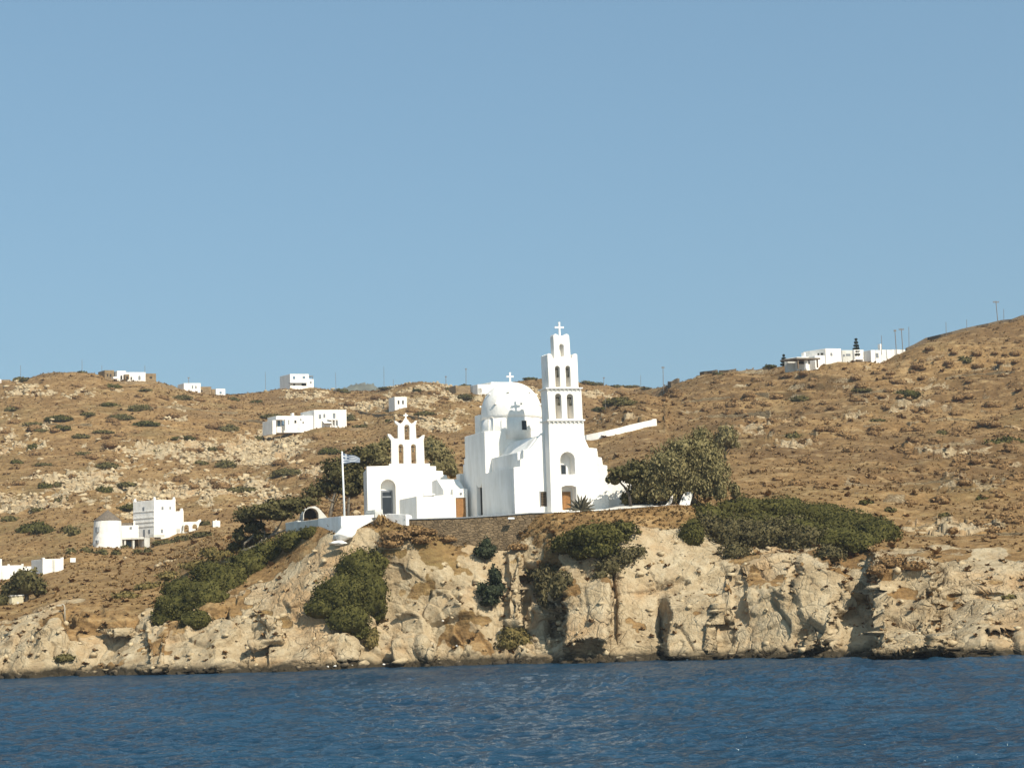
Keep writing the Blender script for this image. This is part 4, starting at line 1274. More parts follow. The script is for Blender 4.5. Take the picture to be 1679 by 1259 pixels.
# floodlight
fl = empty('floodlight', at(836, 853, 209.0), 'small white floodlight fixed on top of the brown retaining wall', 'floodlight')
ff = Frame(836, 853, 208.7, 10)
mb = MB(); x0, z0_ = ff.loc(832.5, 851.2); x1, z1_ = ff.loc(843, 848.2); mb.box(ff, x0, x1, -0.35, 0.2, z0_, z1_, 0.03); hd = mb.build('lamp_head', M['white_paint'], fl, 0.02)
mb = MB(); mb.tube([ff.P(x0 + 0.35, 0, z0_ + 0.1), ff.P(x0 + 0.2, 0.35, z0_ - 0.3), ff.P(x0 + 0.2, 0.6, z0_ - 0.35)], 0.05); mb.build('bracket', M['grey_frame'], fl)
# parapet with the flag corner
pf = Frame(559.5, 846, 209.3, 14, (-0.62, 0.785))
par = empty('parapet_wall', (pf.O.x, pf.O.y, pf.z), 'white corner parapet at the seaward tip of the chapel terrace', 'wall', None, KT)
mb = MB()
mb.slab(pf, pf.L([(559.3, 846), (614.5, 843.6), (614, 853), (596, 862), (584, 869), (559.6, 878)]), 0, 0.45)
mb.build('front_wall', M['white'], par, 0.04)
sp = pf.side(pf.loc(559.3, 846)[0])
mb = MB(); mb.slab(sp, [(0.46, sp.loc(557, 846.2)[1])] + [sp.loc(521, 850)] + [sp.loc(521, 866)] + [(0.46, sp.loc(557, 877)[1])], 0.0, 0.45)
mb.build('side_wall', M['white'], par, 0.04)
# steps at the gap
gf = Frame(620, 845, 210.2, 10, (-0.7, 0.714))
mb = MB()
xa, z0_ = gf.loc(615, 846); xb, _ = gf.loc(628, 846)
mb.box(gf, xa, xb, 0.0, 2.0, z0_ - 1.4, gf.loc(620, 838.5)[1]); mb.box(gf, xa + 0.25, xb + 0.25, 0.4, 2.2, z0_ - 1.4, gf.loc(620, 835)[1])
o = mb.build('stone_steps', M['white_old'], None, 0.03, origin=gf.P(0, 0, gf.z - 0.4))
tag(o, 'short worn whitish steps beside the dry grass tuft at the chapel terrace', 'steps', None, KT)
gf2 = Frame(665.5, 850, 209.0, 10, (-0.80, 0.6))
pr = empty('parapet_wall', (gf2.O.x, gf2.O.y, gf2.z), 'short white parapet between the chapel terrace steps and the brown stone wall', 'wall', None, KT)
s2 = gf2.side(0)
mb = MB(); mb.slab(s2, [(0.0, s2.loc(665.4, 843.5)[1]), s2.loc(633, 842), s2.loc(633, 857), (0.0, s2.loc(665, 862)[1])], 0, 0.4); mb.build('side_wall', M['white'], pr, 0.04)
mb = MB(); mb.slab(gf2, gf2.L([(665.9, 843.6), (674.5, 844.5), (676.5, 850.5), (666.3, 851.5)]), -0.01, 0.5); mb.build('end_block', M['white'], pr, 0.05)
# old grey wall further along
mb = MB(); mb.slab(sp, [sp.loc(520.6, 851), sp.loc(487.5, 855), sp.loc(487, 853.5), sp.loc(467, 857), sp.loc(468, 872), sp.loc(487, 872), sp.loc(520.6, 868)], 0.05, 0.5)
o = mb.build('old_wall', M['white_old'], None, 0.04, origin=sp.P(sp.loc(500, 860)[0], 0, sp.loc(500, 866)[1])); tag(o, 'weathered grey-white wall half hidden by scrub beside the pine trunks', 'wall', None, KT)
# lime-white arch
af = Frame(512, 852, 227, 12, (-0.3, 0.95))
ar = empty('arched_shelter', (af.O.x, af.O.y, af.z), 'low white arched shelter with a dark opening behind the parapet', 'shelter')
mb = MB(); oa = af.L([(496.5, 856), (497, 843), (500.5, 835), (506, 831.3), (511.5, 830.2), (517, 829.5), (524, 834), (531, 842), (536, 848), (536, 857)])
mb.slab(af, oa, 0, 2.0, [af.arch(498.5, 522.5, 832.5, 855, 0, 12)]); mb.build('wall', M['white_old'], ar, 0.05)
mb = MB(); mb.slab(af, af.arch(498.5, 522.5, 832.5, 855, 0, 12), 1.6, 1.98); mb.build('opening', M['opening'], ar)
# flag
fp = at(565, 847, 210.0); ft = at(560.8, 742.5, 210.0)
flag = empty('flagpole', fp, 'white flagpole flying a blue and white striped flag with a cross', 'flagpole')
mb = MB(); mb.tube([fp + Vector((0, 0, -0.8)), fp.lerp(ft, 0.5), ft], [0.15, 0.12, 0.09], 8); mb.build('pole', M['white_paint'], flag, 0, True)
mb = MB(); mb.lathe((ft.x, ft.y), [(0.03, ft.z - 0.02), (0.12, ft.z + 0.06), (0.1, ft.z + 0.16), (0.02, ft.z + 0.22)], 10); mb.build('finial', M['white_paint'], flag, 0, True)


def flag_cloth():
    nx, ny = 54, 27
    tl, tr = at(562.0, 742.5, 210), at(590, 749.8, 209.2); bl, br = at(562.9, 760.5, 210), at(590.5, 757, 209.2)
    V, F, col = [], [], []
    for j in range(ny + 1):
        for i in range(nx + 1):
            u, v = i / nx, j / ny
            p = (tl.lerp(tr, u)).lerp(bl.lerp(br, u), v)
            p.z -= 0.12 * math.sin(u * 7 + v * 1.2) * u; p.y += 0.25 * math.sin(u * 9 + v * 2) * u ** 0.7
            V.append(p)
    for j in range(ny):
        for i in range(nx):
            a = j * (nx + 1) + i
            F.append((a, a + 1, a + nx + 2, a + nx + 1))
            u, v = (i + .5) / nx, (j + .5) / ny
            stripe = int(v * 9) % 2 == 0
            if u < 10 / 27 and v < 5 / 9:
                stripe = not (abs(u - 5 / 27) < 1 / 27 or abs(v - 2.5 / 9) < 0.5 / 9)
            col.append(0.0 if stripe else 1.0)
    me = bpy.data.meshes.new('flag'); me.from_pydata([v - fp for v in V], [], F)
    m, nt, b = new_mat('flag_cloth')
    t = N(nt, 'ShaderNodeAttribute', attribute_name='white').outputs['Fac']
    nt.links.new(mixc(nt, t, (0.14, 0.18, 0.25), (0.72, 0.72, 0.72)), b.inputs['Base Color'])
    me.materials.append(m)
    a = me.attributes.new('white', 'FLOAT', 'FACE'); a.data.foreach_set('value', np.array(col, np.float32))
    o = link(bpy.data.objects.new('flag', me), flag)
    so = o.modifiers.new('thick', 'SOLIDIFY'); so.thickness = 0.012


flag_cloth()


# rocks
def rock_mesh(name, mat, rx, ry, rz, seed, sub=2, rough=0.35):
    v, f = ico(sub)
    v = v.copy()
    h_, _ = facets(v * 1.6 + seed * 5.3, 1.0, seed, 0.8)
    v = v * (1 + rough * h_[:, None] + 0.08 * vn(v * 4 + seed, seed)[:, None])
    # flatten some faces
    g = np.random.default_rng(seed)
    for _ in range(11):
        d = g.standard_normal(3); d /= np.linalg.norm(d); lim = 0.5 + 0.25 * g.random()
        ex = np.maximum(v @ d - lim, 0); v -= ex[:, None] * d
    v = v * np.array([rx, ry, rz])
    return np_mesh(name, v, None, f, mat)


wr = at(565, 876, 204.5)
o = link(bpy.data.objects.new('painted_boulder', rock_mesh('painted_boulder', M['white'], 1.55, 1.2, 1.15, 21, 3, 0.5))); o.location = at(565, 877, 208.4)
tag(o, 'whitewashed boulder propped under the parapet corner', 'boulder')
o = link(bpy.data.objects.new('painted_boulder', rock_mesh('painted_boulder', M['white'], 1.0, 0.7, 0.35, 22, 3, 0.5))); o.location = at(555, 889.5, 207.4)
tag(o, 'flat whitewashed stone lying below the bigger painted boulder', 'boulder')

# long white boundary wall climbing the slope behind the tower
sr_ = S.ravel()


def ground_wall(name, label, pix, h_px, thick, mat, grp=None, cat='wall', step=14, sky=False):
    pts = []
    for (x0, y0), (x1, y1) in zip(pix[:-1], pix[1:]):
        n = max(2, int(abs(x1 - x0) / step))
        pts += [(x0 + (x1 - x0) * k / n, y0 + (y1 - y0) * k / n) for k in range(n)]
    pts.append(pix[-1])
    W = [hit(*p) for p in pts]
    if sky:       # on the crest itself
        W = []
        for px_, _ in pts:
            c = np.nonzero((np.abs(GX - px_) < 1.6) & (sr_ > 9.5) & (sr_ < 11.3))[0]
            W.append(Vector(flat[c[np.argmin(GY[c])]].tolist()))
    # smooth depth, keep each foot on its own line of sight
    Ys = np.array([w.y for w in W])
    fit = np.polyval(np.polyfit(np.arange(len(Ys)), Ys, 2), np.arange(len(Ys)))
    if not sky: W = [at(px, py, Y) for (px, py), Y in zip(pts, fit)]
    mb = MB(); org = W[len(W) // 2]
    v = []; f = []
    for k, w in enumerate(W):
        hh = (h_px if not callable(h_px) else h_px(k / (len(W) - 1))) * w.y / F_PX
        d = (W[min(k + 1, len(W) - 1)] - W[max(k - 1, 0)]); d.z = 0; d.normalize(); nrm = Vector((-d.y, d.x, 0)) * thick
        v += [w + Vector((0, 0, -1.5)), w + Vector((0, 0, hh)), w + nrm + Vector((0, 0, hh)), w + nrm + Vector((0, 0, -1.5))]
    for k in range(len(W) - 1):
        a = 4 * k
        f += [(a, a + 4, a + 5, a + 1), (a + 1, a + 5, a + 6, a + 2), (a + 2, a + 6, a + 7, a + 3)]
    f += [(0, 1, 2, 3), tuple(4 * (len(W) - 1) + q for q in (3, 2, 1, 0))]
    mb.add(v, f)
    o = mb.build(name, mat, None, 0, origin=org)
    return tag(o, label, cat, grp, KT)


ground_wall('boundary_wall', 'long white wall climbing the brown slope behind the bell tower', [(940, 728), (962, 723), (1000, 715), (1040, 705), (1073, 698)], 10.2, 0.5, M['white'])
o = None
bw = hit(1073, 699); mb = MB(); bf = Frame(1073, 699, bw.y - 0.2, 10)
mb.box(bf, -0.45, 0.55, -0.2, 0.8, bf.z - 1, bf.loc(1073, 687)[1]); o = mb.build('gate_post', M['white'], None, 0.05, origin=bf.P(0, 0, bf.z))
tag(o, 'white end post at the upper end of the long sloping wall', 'post')
# slanted white stair walls by the tamarisk
st = Frame(1100, 829, 211.0, 3)
mb = MB(); mb.slab(st, st.L([(1112.5, 829.5), (1121, 809), (1125, 806.5), (1137, 806), (1131, 828.5)]), 0, 0.6)
o = mb.build('stair_parapet', M['white'], None, 0.04, origin=st.P(1.5, 0, st.z)); tag(o, 'broad slanted white stair wall at the end of the terrace', 'stair wall', None, KT)
mb = MB(); mb.slab(st, st.L([(1089, 830), (1098, 821), (1100.5, 812), (1104, 811.5), (1103.5, 822), (1096, 830)]), 0.2, 0.6)
o = mb.build('stair_parapet', M['white'], None, 0.04, origin=st.P(-0.6, 0.2, st.z)); tag(o, 'narrow slanted white stair wall at the foot of the big tamarisk', 'stair wall', None, KT)

# agave by the church door
def agave():
    Yp = 210.6
    base = at(953, 838.5, Yp)
    root = empty('agave', base, 'dark spiky agave growing in front of the church door', 'plant')
    g = random.Random(5)
    mat = plain('agave_leaf', (0.075, 0.066, 0.042), 0.6, 0.4, 3.0)
    spec = [(-62, 2.1), (-45, 2.3), (-30, 2.4), (-18, 2.2), (-8, 2.5), (3, 2.3), (14, 2.6), (22, 2.2), (36, 2.3), (50, 2.0), (64, 1.9), (78, 1.7), (-75, 1.5), (10, 2.0), (-24, 1.7), (30, 1.8)]
    for k, (ang, L) in enumerate(spec):
        yaw = g.uniform(-0.9, 0.9)
        a = R(ang); d = Vector((math.sin(a), 0.55 * math.sin(yaw), math.cos(a))).normalized()
        side = d.cross(Vector((0, 1, 0.2))).normalized() if abs(d.x) > 0.05 else Vector((1, 0, 0))
        mb = MB(); n = 6; v = []
        for i in range(n + 1):
            u = i / n
            c = d * L * u + Vector((0.25 * math.sin(a), 0, -0.45 * abs(math.sin(a)) - 0.05)) * u * u * L * 0.6
            w = 0.17 * (1 - u) ** 0.6 * (0.6 + 0.8 * min(1, u * 3)) + 0.008
            up = d.cross(side)
            v += [base + c - side * w, base + c - up * w * 0.45, base + c + side * w]
        f = []
        for i in range(n):
            q = 3 * i
            f += [(q, q + 1, q + 4, q + 3), (q + 1, q + 2, q + 5, q + 4), (q + 2, q, q + 3, q + 5)]
        mb.add(v, f); mb.build('leaf', mat, root, 0, True)


agave()
# ------------------------------------------------------------------ houses
def house(name, label, cat, px, py, theta, blocks, opens=(), skew=None, Y=None, group=None, extra=0.0):
    """blocks: (x0, x1, top, bottom, y0, y1, material, part name); openings: (x0, x1, top, bottom, y, material, name, arch)"""
    Yh = Y if Y is not None else hit(px, py).y + extra
    if Y is None and Yh > 400: Yh -= 3
    fr = Frame(px, py, Yh, theta, skew)
    root = empty(name, (fr.O.x, fr.O.y, fr.z), label, cat, group)
    for b in blocks:
        x0, x1, tp, bt, y0, y1, mt = b[:7]
        nm = b[7] if len(b) > 7 else 'wall'
        mb = MB()
        xa, za_ = fr.loc(x0, tp, y0); xb, zb__ = fr.loc(x1, tp, y0); zt_ = fr.loc((x0 + x1) / 2, tp, y0)[1]; zl = fr.loc((x0 + x1) / 2, bt, y0)[1]
        if nm in ('wall', 'column', 'stone_wall', 'garden_wall', 'yard_wall', 'gate'): zl -= 2.2 if nm != 'column' else 1.2
        mb.box(fr, xa, xb, y0, y1, zl, zt_)
        mb.build(nm, M[mt], root, 0.04 if nm == 'wall' else 0)
    for b in opens:
        x0, x1, tp, bt, y, mt, nm = b[:7]
        pane(fr, root, nm, x0, x1, tp, bt, y - 0.02, M[mt], 0.05, len(b) > 7)
    return fr, root


SK = (-0.62, 0.785)
house('house', 'long white ridge house flanked by two tan stone wings', 'house', 215, 624, 14, [
    (192, 206.5, 608, 624, 0, 7, 'white'), (206.6, 238.7, 610.3, 624, 0.05, 7, 'white'), (171.6, 187, 607, 622.5, 1.5, 7, 'stone', 'stone_wall'), (238.8, 255.8, 612.4, 624, 0.6, 6, 'stone', 'stone_wall'),
    (205, 212, 613.8, 622, -1.4, 0, 'stone', 'porch'), (186, 195, 617.5, 621, -1.6, 0, 'white', 'bench')],
    [(197.5, 200.5, 615.4, 622.5, 0, 'opening', 'door', 1), (214, 216.3, 618, 623, 0.05, 'opening', 'door'), (226.8, 230.5, 616, 623, 0.05, 'grey_frame', 'window', 1), (175.5, 177.6, 613, 617.5, 1.5, 'opening', 'window'), (179.8, 182.6, 613, 617.5, 1.5, 'opening', 'window'), (245.5, 249.5, 617.5, 620.5, 0.6, 'opening', 'window'), (207, 210, 616.8, 621.5, -1.4, 'opening', 'door')], SK)
house('house', 'small white ridge house with two doors and a stone shed', 'house', 315, 637, 12, [
    (301.5, 329, 628.2, 637.5, 0, 5, 'white'), (329.2, 346.5, 634, 643, 0.5, 4, 'stone', 'stone_wall')],
    [(314.5, 316.8, 632, 637, 0, 'grey_frame', 'door'), (320, 322.3, 632.5, 637, 0, 'grey_frame', 'door'), (329.8, 332, 639.5, 642, 0.5, 'opening', 'window')], SK)
house('house', 'tiny white cabin with a blue window at the lower end of the ridge', 'house', 362, 646, 12, [
    (354, 369.3, 637.4, 646.5, 0, 4, 'white'), (347.5, 353.9, 638, 646, 0.8, 3.5, 'stone', 'stone_wall')], [(360, 363.3, 642, 645.5, 0, 'blue_shutter', 'window')], SK)
house('house', 'sliver of a white house with a stone yard at the edge of the picture', 'house', 3, 628, 12, [
    (-8, 2.2, 622, 628.5, 0, 5, 'white'), (2.3, 17, 622.5, 628, 0.5, 1, 'stone', 'stone_wall')], [(-1.2, 0.6, 624, 627, 0, 'opening', 'window')], SK)
fr, hb = house('house', 'square two-storey white house alone on the saddle of the ridge', 'house', 490, 636, 16, [
    (475.5, 506.5, 613.2, 636, 0, 8, 'white'), (506.6, 514.2, 621.6, 636, 0.4, 7, 'white'), (475, 503, 627.4, 628.4, -0.9, 0, 'grey_frame', 'canopy'), (506.8, 513.4, 616, 617.2, 0.4, 6, 'grey_frame', 'pergola_roof'), (512.4, 513, 617.2, 621.5, 0.5, 0.75, 'grey_frame', 'post')],
    [(480.2, 483.9, 617, 621.5, 0, 'blue_shutter', 'window'), (496.3, 500.3, 617, 620.6, 0, 'blue_shutter', 'window'), (480.8, 483.8, 629.3, 632, 0, 'opening', 'window'), (494.5, 502.3, 628.8, 632.5, 0, 'opening', 'porch_shade'), (508.2, 510.8, 625.2, 629, 0.4, 'grey_frame', 'window')], SK)
fr, hb = house('house', 'white villa with a long low wing and a two-storey block with balcony', 'house', 530, 699, 12, [
    (514.8, 568, 671.8, 699, 0, 8, 'white'), (453, 514.7, 681.6, 697.5, 0.6, 6, 'white'), (446.5, 452.5, 689, 700, -1.5, 4.5, 'white'), (479, 482.2, 677, 682, 2, 3, 'white', 'chimney'), (496, 498, 680.4, 682.5, 2, 2.8, 'white', 'chimney'),
    (539.5, 556, 687.2, 688.4, -1.6, 0, 'white', 'balcony'), (543.8, 545.2, 688.5, 699, -1.5, -1.2, 'white', 'column'), (549, 550.4, 688.5, 699, -1.5, -1.2, 'white', 'column'), (453, 468.5, 687.2, 688, -1.5, 0.6, 'white', 'porch_roof'), (467.2, 471, 688, 699, -1.5, -0.9, 'white', 'column')],
    [(522.5, 526.5, 679.5, 686.5, 0, 'grey_frame', 'window'), (530.2, 533.3, 678.5, 685, 0, 'grey_frame', 'window'), (545.6, 549.8, 677.3, 686, 0, 'grey_frame', 'balcony_door'), (551.6, 554, 689.5, 698, 0, 'grey_frame', 'door'), (455, 459.5, 689.5, 698.5, 0.6, 'blue_shutter', 'door'), (461.5, 466, 689.5, 698, 0.6, 'blue_shutter', 'door'), (482.7, 485.8, 689, 693.5, 0.6, 'opening', 'window'), (472.5, 474, 688.5, 696, 0.6, 'grey_frame', 'window'), (492, 494.2, 686.5, 689.5, 0.6, 'grey_frame', 'window'), (496, 498, 691.2, 694, 0.6, 'opening', 'window', 1)], SK)
mb = MB(); mb.add([fr.P(*([fr.loc(527.8, 689, 0)[0], 0, fr.loc(530, 689, 0)[1]])), fr.P(fr.loc(539.5, 689, 0)[0], 0, fr.loc(539.5, 689, 0)[1]), fr.P(fr.loc(539.5, 689, 0)[0], -1.6, fr.loc(539.5, 693.5, -1.6)[1]), fr.P(fr.loc(527.0, 689, 0)[0], -1.6, fr.loc(527, 693.5, -1.6)[1])], [(0, 1, 2, 3)])
o = mb.build('awning', M['white_paint'], hb); s_ = o.modifiers.new('t', 'SOLIDIFY'); s_.thickness = 0.05
house('house', 'lone little white box house with two small dark windows', 'house', 656, 666.5, 12, [(647, 667, 650.6, 666.5, 0, 4, 'white')],
      [(652.2, 654.6, 656.5, 662.5, 0, 'opening', 'window'), (659.3, 661.8, 656.5, 662.5, 0, 'opening', 'window')], (-0.55, 0.83))
house('house', 'white house with a columned porch peeping from behind the church dome', 'house', 795, 647, 16, [
    (783, 815, 630.3, 636.3, 0, 7, 'white'), (783, 790, 636.3, 647, 0, 7, 'white'), (790, 815, 636.3, 646, 1.6, 7, 'white'), (805, 842, 626.4, 646, 2.5, 9, 'white'), (794.6, 796, 636.4, 646, 0.05, 0.4, 'white', 'column'), (799.4, 800.8, 636.4, 646, 0.05, 0.4, 'white', 'column'), (804.2, 805.6, 636.4, 646, 0.05, 0.4, 'white', 'column'), (791, 800, 649.3, 651, -2.5, -1.5, 'white', 'bench'), (747, 771, 632.5, 645.5, 3, 7, 'stone', 'stone_wall')],
    [(790.3, 805, 637, 645.5, 1.55, 'opening', 'porch_shade')], SK)
# right-hand hill
fr, hb = house('house', 'flat-roofed white hilltop house with a dark pergola terrace', 'house', 1335, 592, 16, [
    (1353.5, 1379, 571.6, 591, 0, 7, 'white'), (1336, 1353.4, 583, 593, 0.4, 5, 'white'), (1307, 1336, 585.5, 598, 2.2, 6, 'white'), (1306, 1345, 586.6, 589.0, -3.0, 2.2, 'slate', 'pergola_roof'), (1320.6, 1324, 589, 597.5, -1.8, -1.3, 'white', 'column'), (1308, 1309.5, 589, 597.5, -2.6, -2.3, 'lattice', 'column'), (1340, 1341.2, 589, 595.5, -2.6, -2.3, 'lattice', 'column'), (1318, 1320.8, 578, 586, 3, 3.8, 'white', 'chimney'), (1291, 1306.8, 588, 599, 3, 4, 'white_old', 'yard_wall')],
    [(1361.5, 1364.6, 578.5, 583.5, 0, 'grey_frame', 'window'), (1309.5, 1320, 589.3, 597, 2.15, 'opening', 'porch_shade'), (1325, 1336, 589.3, 596.5, 2.15, 'opening', 'porch_shade'), (1340.5, 1343.2, 579, 582.5, 0.35, 'opening', 'window'), (1345.5, 1349.8, 578.6, 582.3, 0.35, 'opening', 'window')], (-0.75, 0.66))
house('stone_bench', 'low white bench wall on the grass below the pergola house', 'bench', 1329, 600, 12, [(1322.8, 1336, 596.8, 600.2, 0, 1.2, 'white', 'seat')], (), SK)
house('house', 'pale house with a dark carport half hidden by the tiered pine', 'house', 1398, 587.5, 14, [
    (1380.5, 1400, 574.2, 588, 0.6, 6, 'white_old'), (1400.1, 1415.8, 573.6, 576.8, 0, 6, 'white'), (1414.2, 1415.8, 576.8, 587, 0, 6, 'white'), (1400.1, 1402, 576.8, 587, 0, 6, 'white'), (1402, 1414.2, 576.8, 587, 3, 6, 'white')],  # greyer whitewash on the first block paints in that wing's shade
    [(1382, 1385, 581, 584.6, 0.6, 'grey_frame', 'window'), (1387.2, 1394, 580, 583.6, 0.6, 'grey_frame', 'window'), (1402.3, 1414, 577.3, 586.5, 2.95, 'opening', 'carport')], SK)  # carport panel is a near-black sheet painting the hollow's shade
house('house', 'low white house with a slim chimney and a long tapering garden wall', 'house', 1436, 588, 14, [
    (1427.6, 1444.5, 574, 589, 0, 5, 'white'), (1444.6, 1462, 573.6, 583.5, 0.3, 1.2, 'white', 'garden_wall'), (1462.1, 1484, 573.2, 579.5, 0.5, 1.2, 'white', 'garden_wall'), (1442.8, 1445.6, 564, 574, 1.5, 2.3, 'white', 'chimney')],
    [(1435.8, 1440, 579, 586.5, 0, 'grey_frame', 'door')], SK)
# windmill and tower house
wy = hit(176, 897).y
mb = MB(); c = at(176.5, 880, wy); s_ = wy / F_PX
root = empty('windmill', (c.x, c.y, at(176, 895, wy).z), 'squat round white windmill without sails under a dark conical roof', 'windmill')
zt_ = at(178, 853.6, wy).z; zb_ = at(176, 897, wy).z - 2
mb.lathe((c.x, c.y), [(24.6 * s_, zb_), (24.0 * s_, zb_ + 2), (21.8 * s_, zt_ - 0.15), (21.8 * s_, zt_)], 36); mb.build('wall', M['white'], root, 0, True)
mb = MB(); ap = at(177.5, 835.5, wy).z
mb.lathe((c.x, c.y), [(22.3 * s_, zt_ - 0.05), (22.3 * s_, zt_ + 0.06), (11 * s_, zt_ + (ap - zt_) * 0.52), (0.05, ap)], 24); mb.build('roof', M['slate'], root)
for px, t_, b_ in ((161, 864, 872.5), (161.4, 885.5, 890.5)):
    f3 = Frame(px, 880, wy - 21 * s_ * 0.72, -40); pane(f3, root, 'window', px - 1.3, px + 1.3, t_, b_, -0.35, M['grey_frame'], 0.5)
wgf, wg = house('house', 'low white wing with a chimney between the windmill and the tower house', 'house', 212, 873, 14, [
    (196, 227, 861.2, 880, 0, 4, 'white'), (218.8, 221.6, 854, 861.5, 1, 1.8, 'white', 'chimney'), (200, 219, 856.8, 861, 1.5, 3.5, 'slate', 'roof')], [(212.5, 216.5, 863.5, 867.5, 0, 'grey_frame', 'window')], None, wy + 4)
TY = hit(262, 884).y
tf, th = house('tower_house', 'three-storey white tower house with horned parapet corners', 'house', 252.6, 879, 30, [
    (252.6, 288, 819.5, 880, 0, 6.2, 'white'), (288.2, 301, 838, 879, 1.0, 6, 'white'), (252.0, 270, 876, 880.5, -1.4, 0, 'white_old', 'terrace_wall')],
    [(264.8, 268, 830.3, 835.2, 0, 'grey_frame', 'window'), (277.8, 280, 830.5, 834.5, 0, 'grey_frame', 'window'), (263.8, 267, 867.3, 873.5, 0, 'grey_frame', 'window'), (289.5, 295, 866.5, 872, 1.0, 'concrete', 'shutter')], (-0.82, 0.57), TY)
xa, z_t = tf.loc(252.6, 819.5); xb, _ = tf.loc(288, 819.5); z_t = tf.loc(270, 819.5)[1]
mb = MB(); pk = 0.5
for x_ in (xa, xb - 0.45):
    for y_ in (0.0, 5.75):
        mb.box(tf, x_, x_ + 0.45, y_, y_ + 0.45, z_t - 0.05, z_t + 0.62, 0.12)
mb.build('corner_horn', M['white'], th)
x_, z_ = tf.loc(297, 838, 1.0); mb = MB(); mb.box(tf, x_, x_ + 0.5, 1.0, 1.5, tf.loc(295, 838, 1.0)[1] - 0.05, z_ + 0.6, 0.1); mb.build('corner_horn', M['white'], th)
ss = tf.side(xa)
for z_px in (838, 848.5, 855.5, 862.5):
    mb = MB(); z_ = H + ray(250, z_px)[1] * (TY); mb.slab(ss, [(0.0, z_), (6.2, z_), (6.2, z_ + 0.22), (0.0, z_ + 0.22)], -0.1, -0.003); mb.build('string_course', M['white'], th)
for px, t_, b_, mt in ((235.5, 831, 838, 'grey_frame'), (245, 868, 874.5, 'grey_frame'), (236.5, 868, 880, 'grey_frame')):
    o_ = ss.rect(px - 1.4, px + 1.4, t_, b_); mb = MB(); mb.slab(ss, o_, -0.06, -0.002); mb.build('window', M[mt], th)
awf, aw = house('arcade_wall', 'low white garden wall pierced by two round arches beside the tower house', 'wall', 303, 876, 16, [], (), None, TY + 3)
aw['kind'] = 'thing'
mb = MB(); mb.slab(awf, awf.L([(300, 880), (301.5, 855.5), (322, 855), (325, 852.5), (329, 851.2), (330, 854), (327, 858), (324, 868), (316, 874), (308, 876), (306, 880)]), 0, 0.5, [awf.arch(301.8, 309.8, 860, 872.5), awf.arch(315.4, 323.4, 859, 866.6)])
mb.build('wall', M['white'], aw)
house('outbuilding', 'tiny white block standing apart past the arcade wall', 'building', 355, 863, 14, [(349, 361, 853.5, 863.5, 0, 2.5, 'white'), (353.5, 355, 851.5, 853.6, 0.5, 1, 'white', 'chimney')], (), None, hit(355, 864).y)
house('porch', 'low stone porch with pale roof slab and pillars below the tower house', 'porch', 210, 899, 10, [
    (184, 236, 880.5, 884, -0.3, 4, 'white_old', 'roof'), (179, 236, 884, 899, 2.2, 3.8, 'dark_stone', 'stone_wall'), (190, 193.3, 884, 898.5, 0, 0.5, 'white_old', 'column'), (217.6, 220.6, 884, 898.5, 0, 0.5, 'white_old', 'column'), (203.5, 206.5, 884, 898.5, 0, 0.5, 'white_old', 'column'), (236.6, 245.6, 881.5, 898.5, -0.2, 2.5, 'white_old'), (245.8, 253.5, 880.6, 899, 0.2, 2.5, 'stone', 'stone_wall')],
    [(208, 216, 887, 898, 2.15, 'blue_shutter', 'door'), (195, 202, 887, 898, 2.15, 'opening', 'door')], SK)
# white walls at the left edge
lw = hit(85, 940).y
house('house', 'white walled house with pilasters standing highest at the shore slope edge', 'house', 85, 938, 14, [
    (70, 104.2, 916, 938, 0, 5, 'white'), (87.2, 90, 917, 937, -0.22, 0, 'white_old', 'pilaster'), (101, 104.2, 913.4, 916.2, 0, 0.6, 'white', 'corner_horn'), (70, 73.5, 914, 916.2, 0, 0.6, 'white', 'corner_horn')], (), SK)
house('boundary_wall', 'long white garden wall with small posts behind the dark round tree', 'wall', 30, 945, 10, [
    (-30, 2.6, 916.5, 962, 0, 0.6, 'white'), (2.7, 38, 926.6, 958, 0.05, 0.6, 'white'), (38.1, 57, 928.3, 948, 0.12, 0.6, 'white'), (57.1, 66.5, 927.2, 942, 0.18, 0.6, 'white'), (12.3, 15.6, 924.6, 927, 0.02, 0.65, 'white', 'post'), (35, 38.2, 924, 927, 0.02, 0.65, 'white', 'post')],
    [(56, 57.4, 930, 938, 0.1, 'grey_frame', 'gate')], None)['1' if False else 1]['kind'] = 'thing'
house('water_box', 'small cream concrete box standing at the foot of the dark round tree', 'box', 26, 990, 12, [(19.5, 38.7, 976.5, 991, 0, 2.2, 'cream'), (18.5, 39.5, 975.0, 976.7, -0.1, 2.3, 'white', 'lid')], [(27.5, 31, 986, 991, 0, 'white_old', 'hatch')], (-0.8, 0.6))
house('signboard', 'small blank white board standing by the track above the shore', 'board', 120, 922, 10, [(115.2, 124, 914.4, 921.6, 0, 0.12, 'white_paint', 'board'), (116.5, 117.1, 921, 923.4, 0.12, 0.22, 'grey_frame', 'leg'), (122.1, 122.7, 921, 923.4, 0.12, 0.22, 'grey_frame', 'leg')], (), None)
# street lamp
b_ = hit(106, 1019); Yl = b_.y
lp = empty('street_lamp', at(106.3, 1019, Yl), 'tan street lamp with a hooked arm on the brown shore slope', 'street lamp')
mb = MB(); mb.tube([at(106.3, 1021, Yl), at(106.0, 996, Yl), at(105.2, 992, Yl), at(103, 990.2, Yl), at(99.8, 991.5, Yl)], [0.13, 0.1, 0.08, 0.07, 0.06], 8); mb.build('pole', M['lamp'], lp, 0, True)
mb = MB(); ff = Frame(99.5, 992, Yl, 0); mb.box(ff, -0.45, 0.15, -0.12, 0.12, ff.z - 0.1, ff.z + 0.08, 0.04); mb.build('lamp_head', M['lamp'], lp)

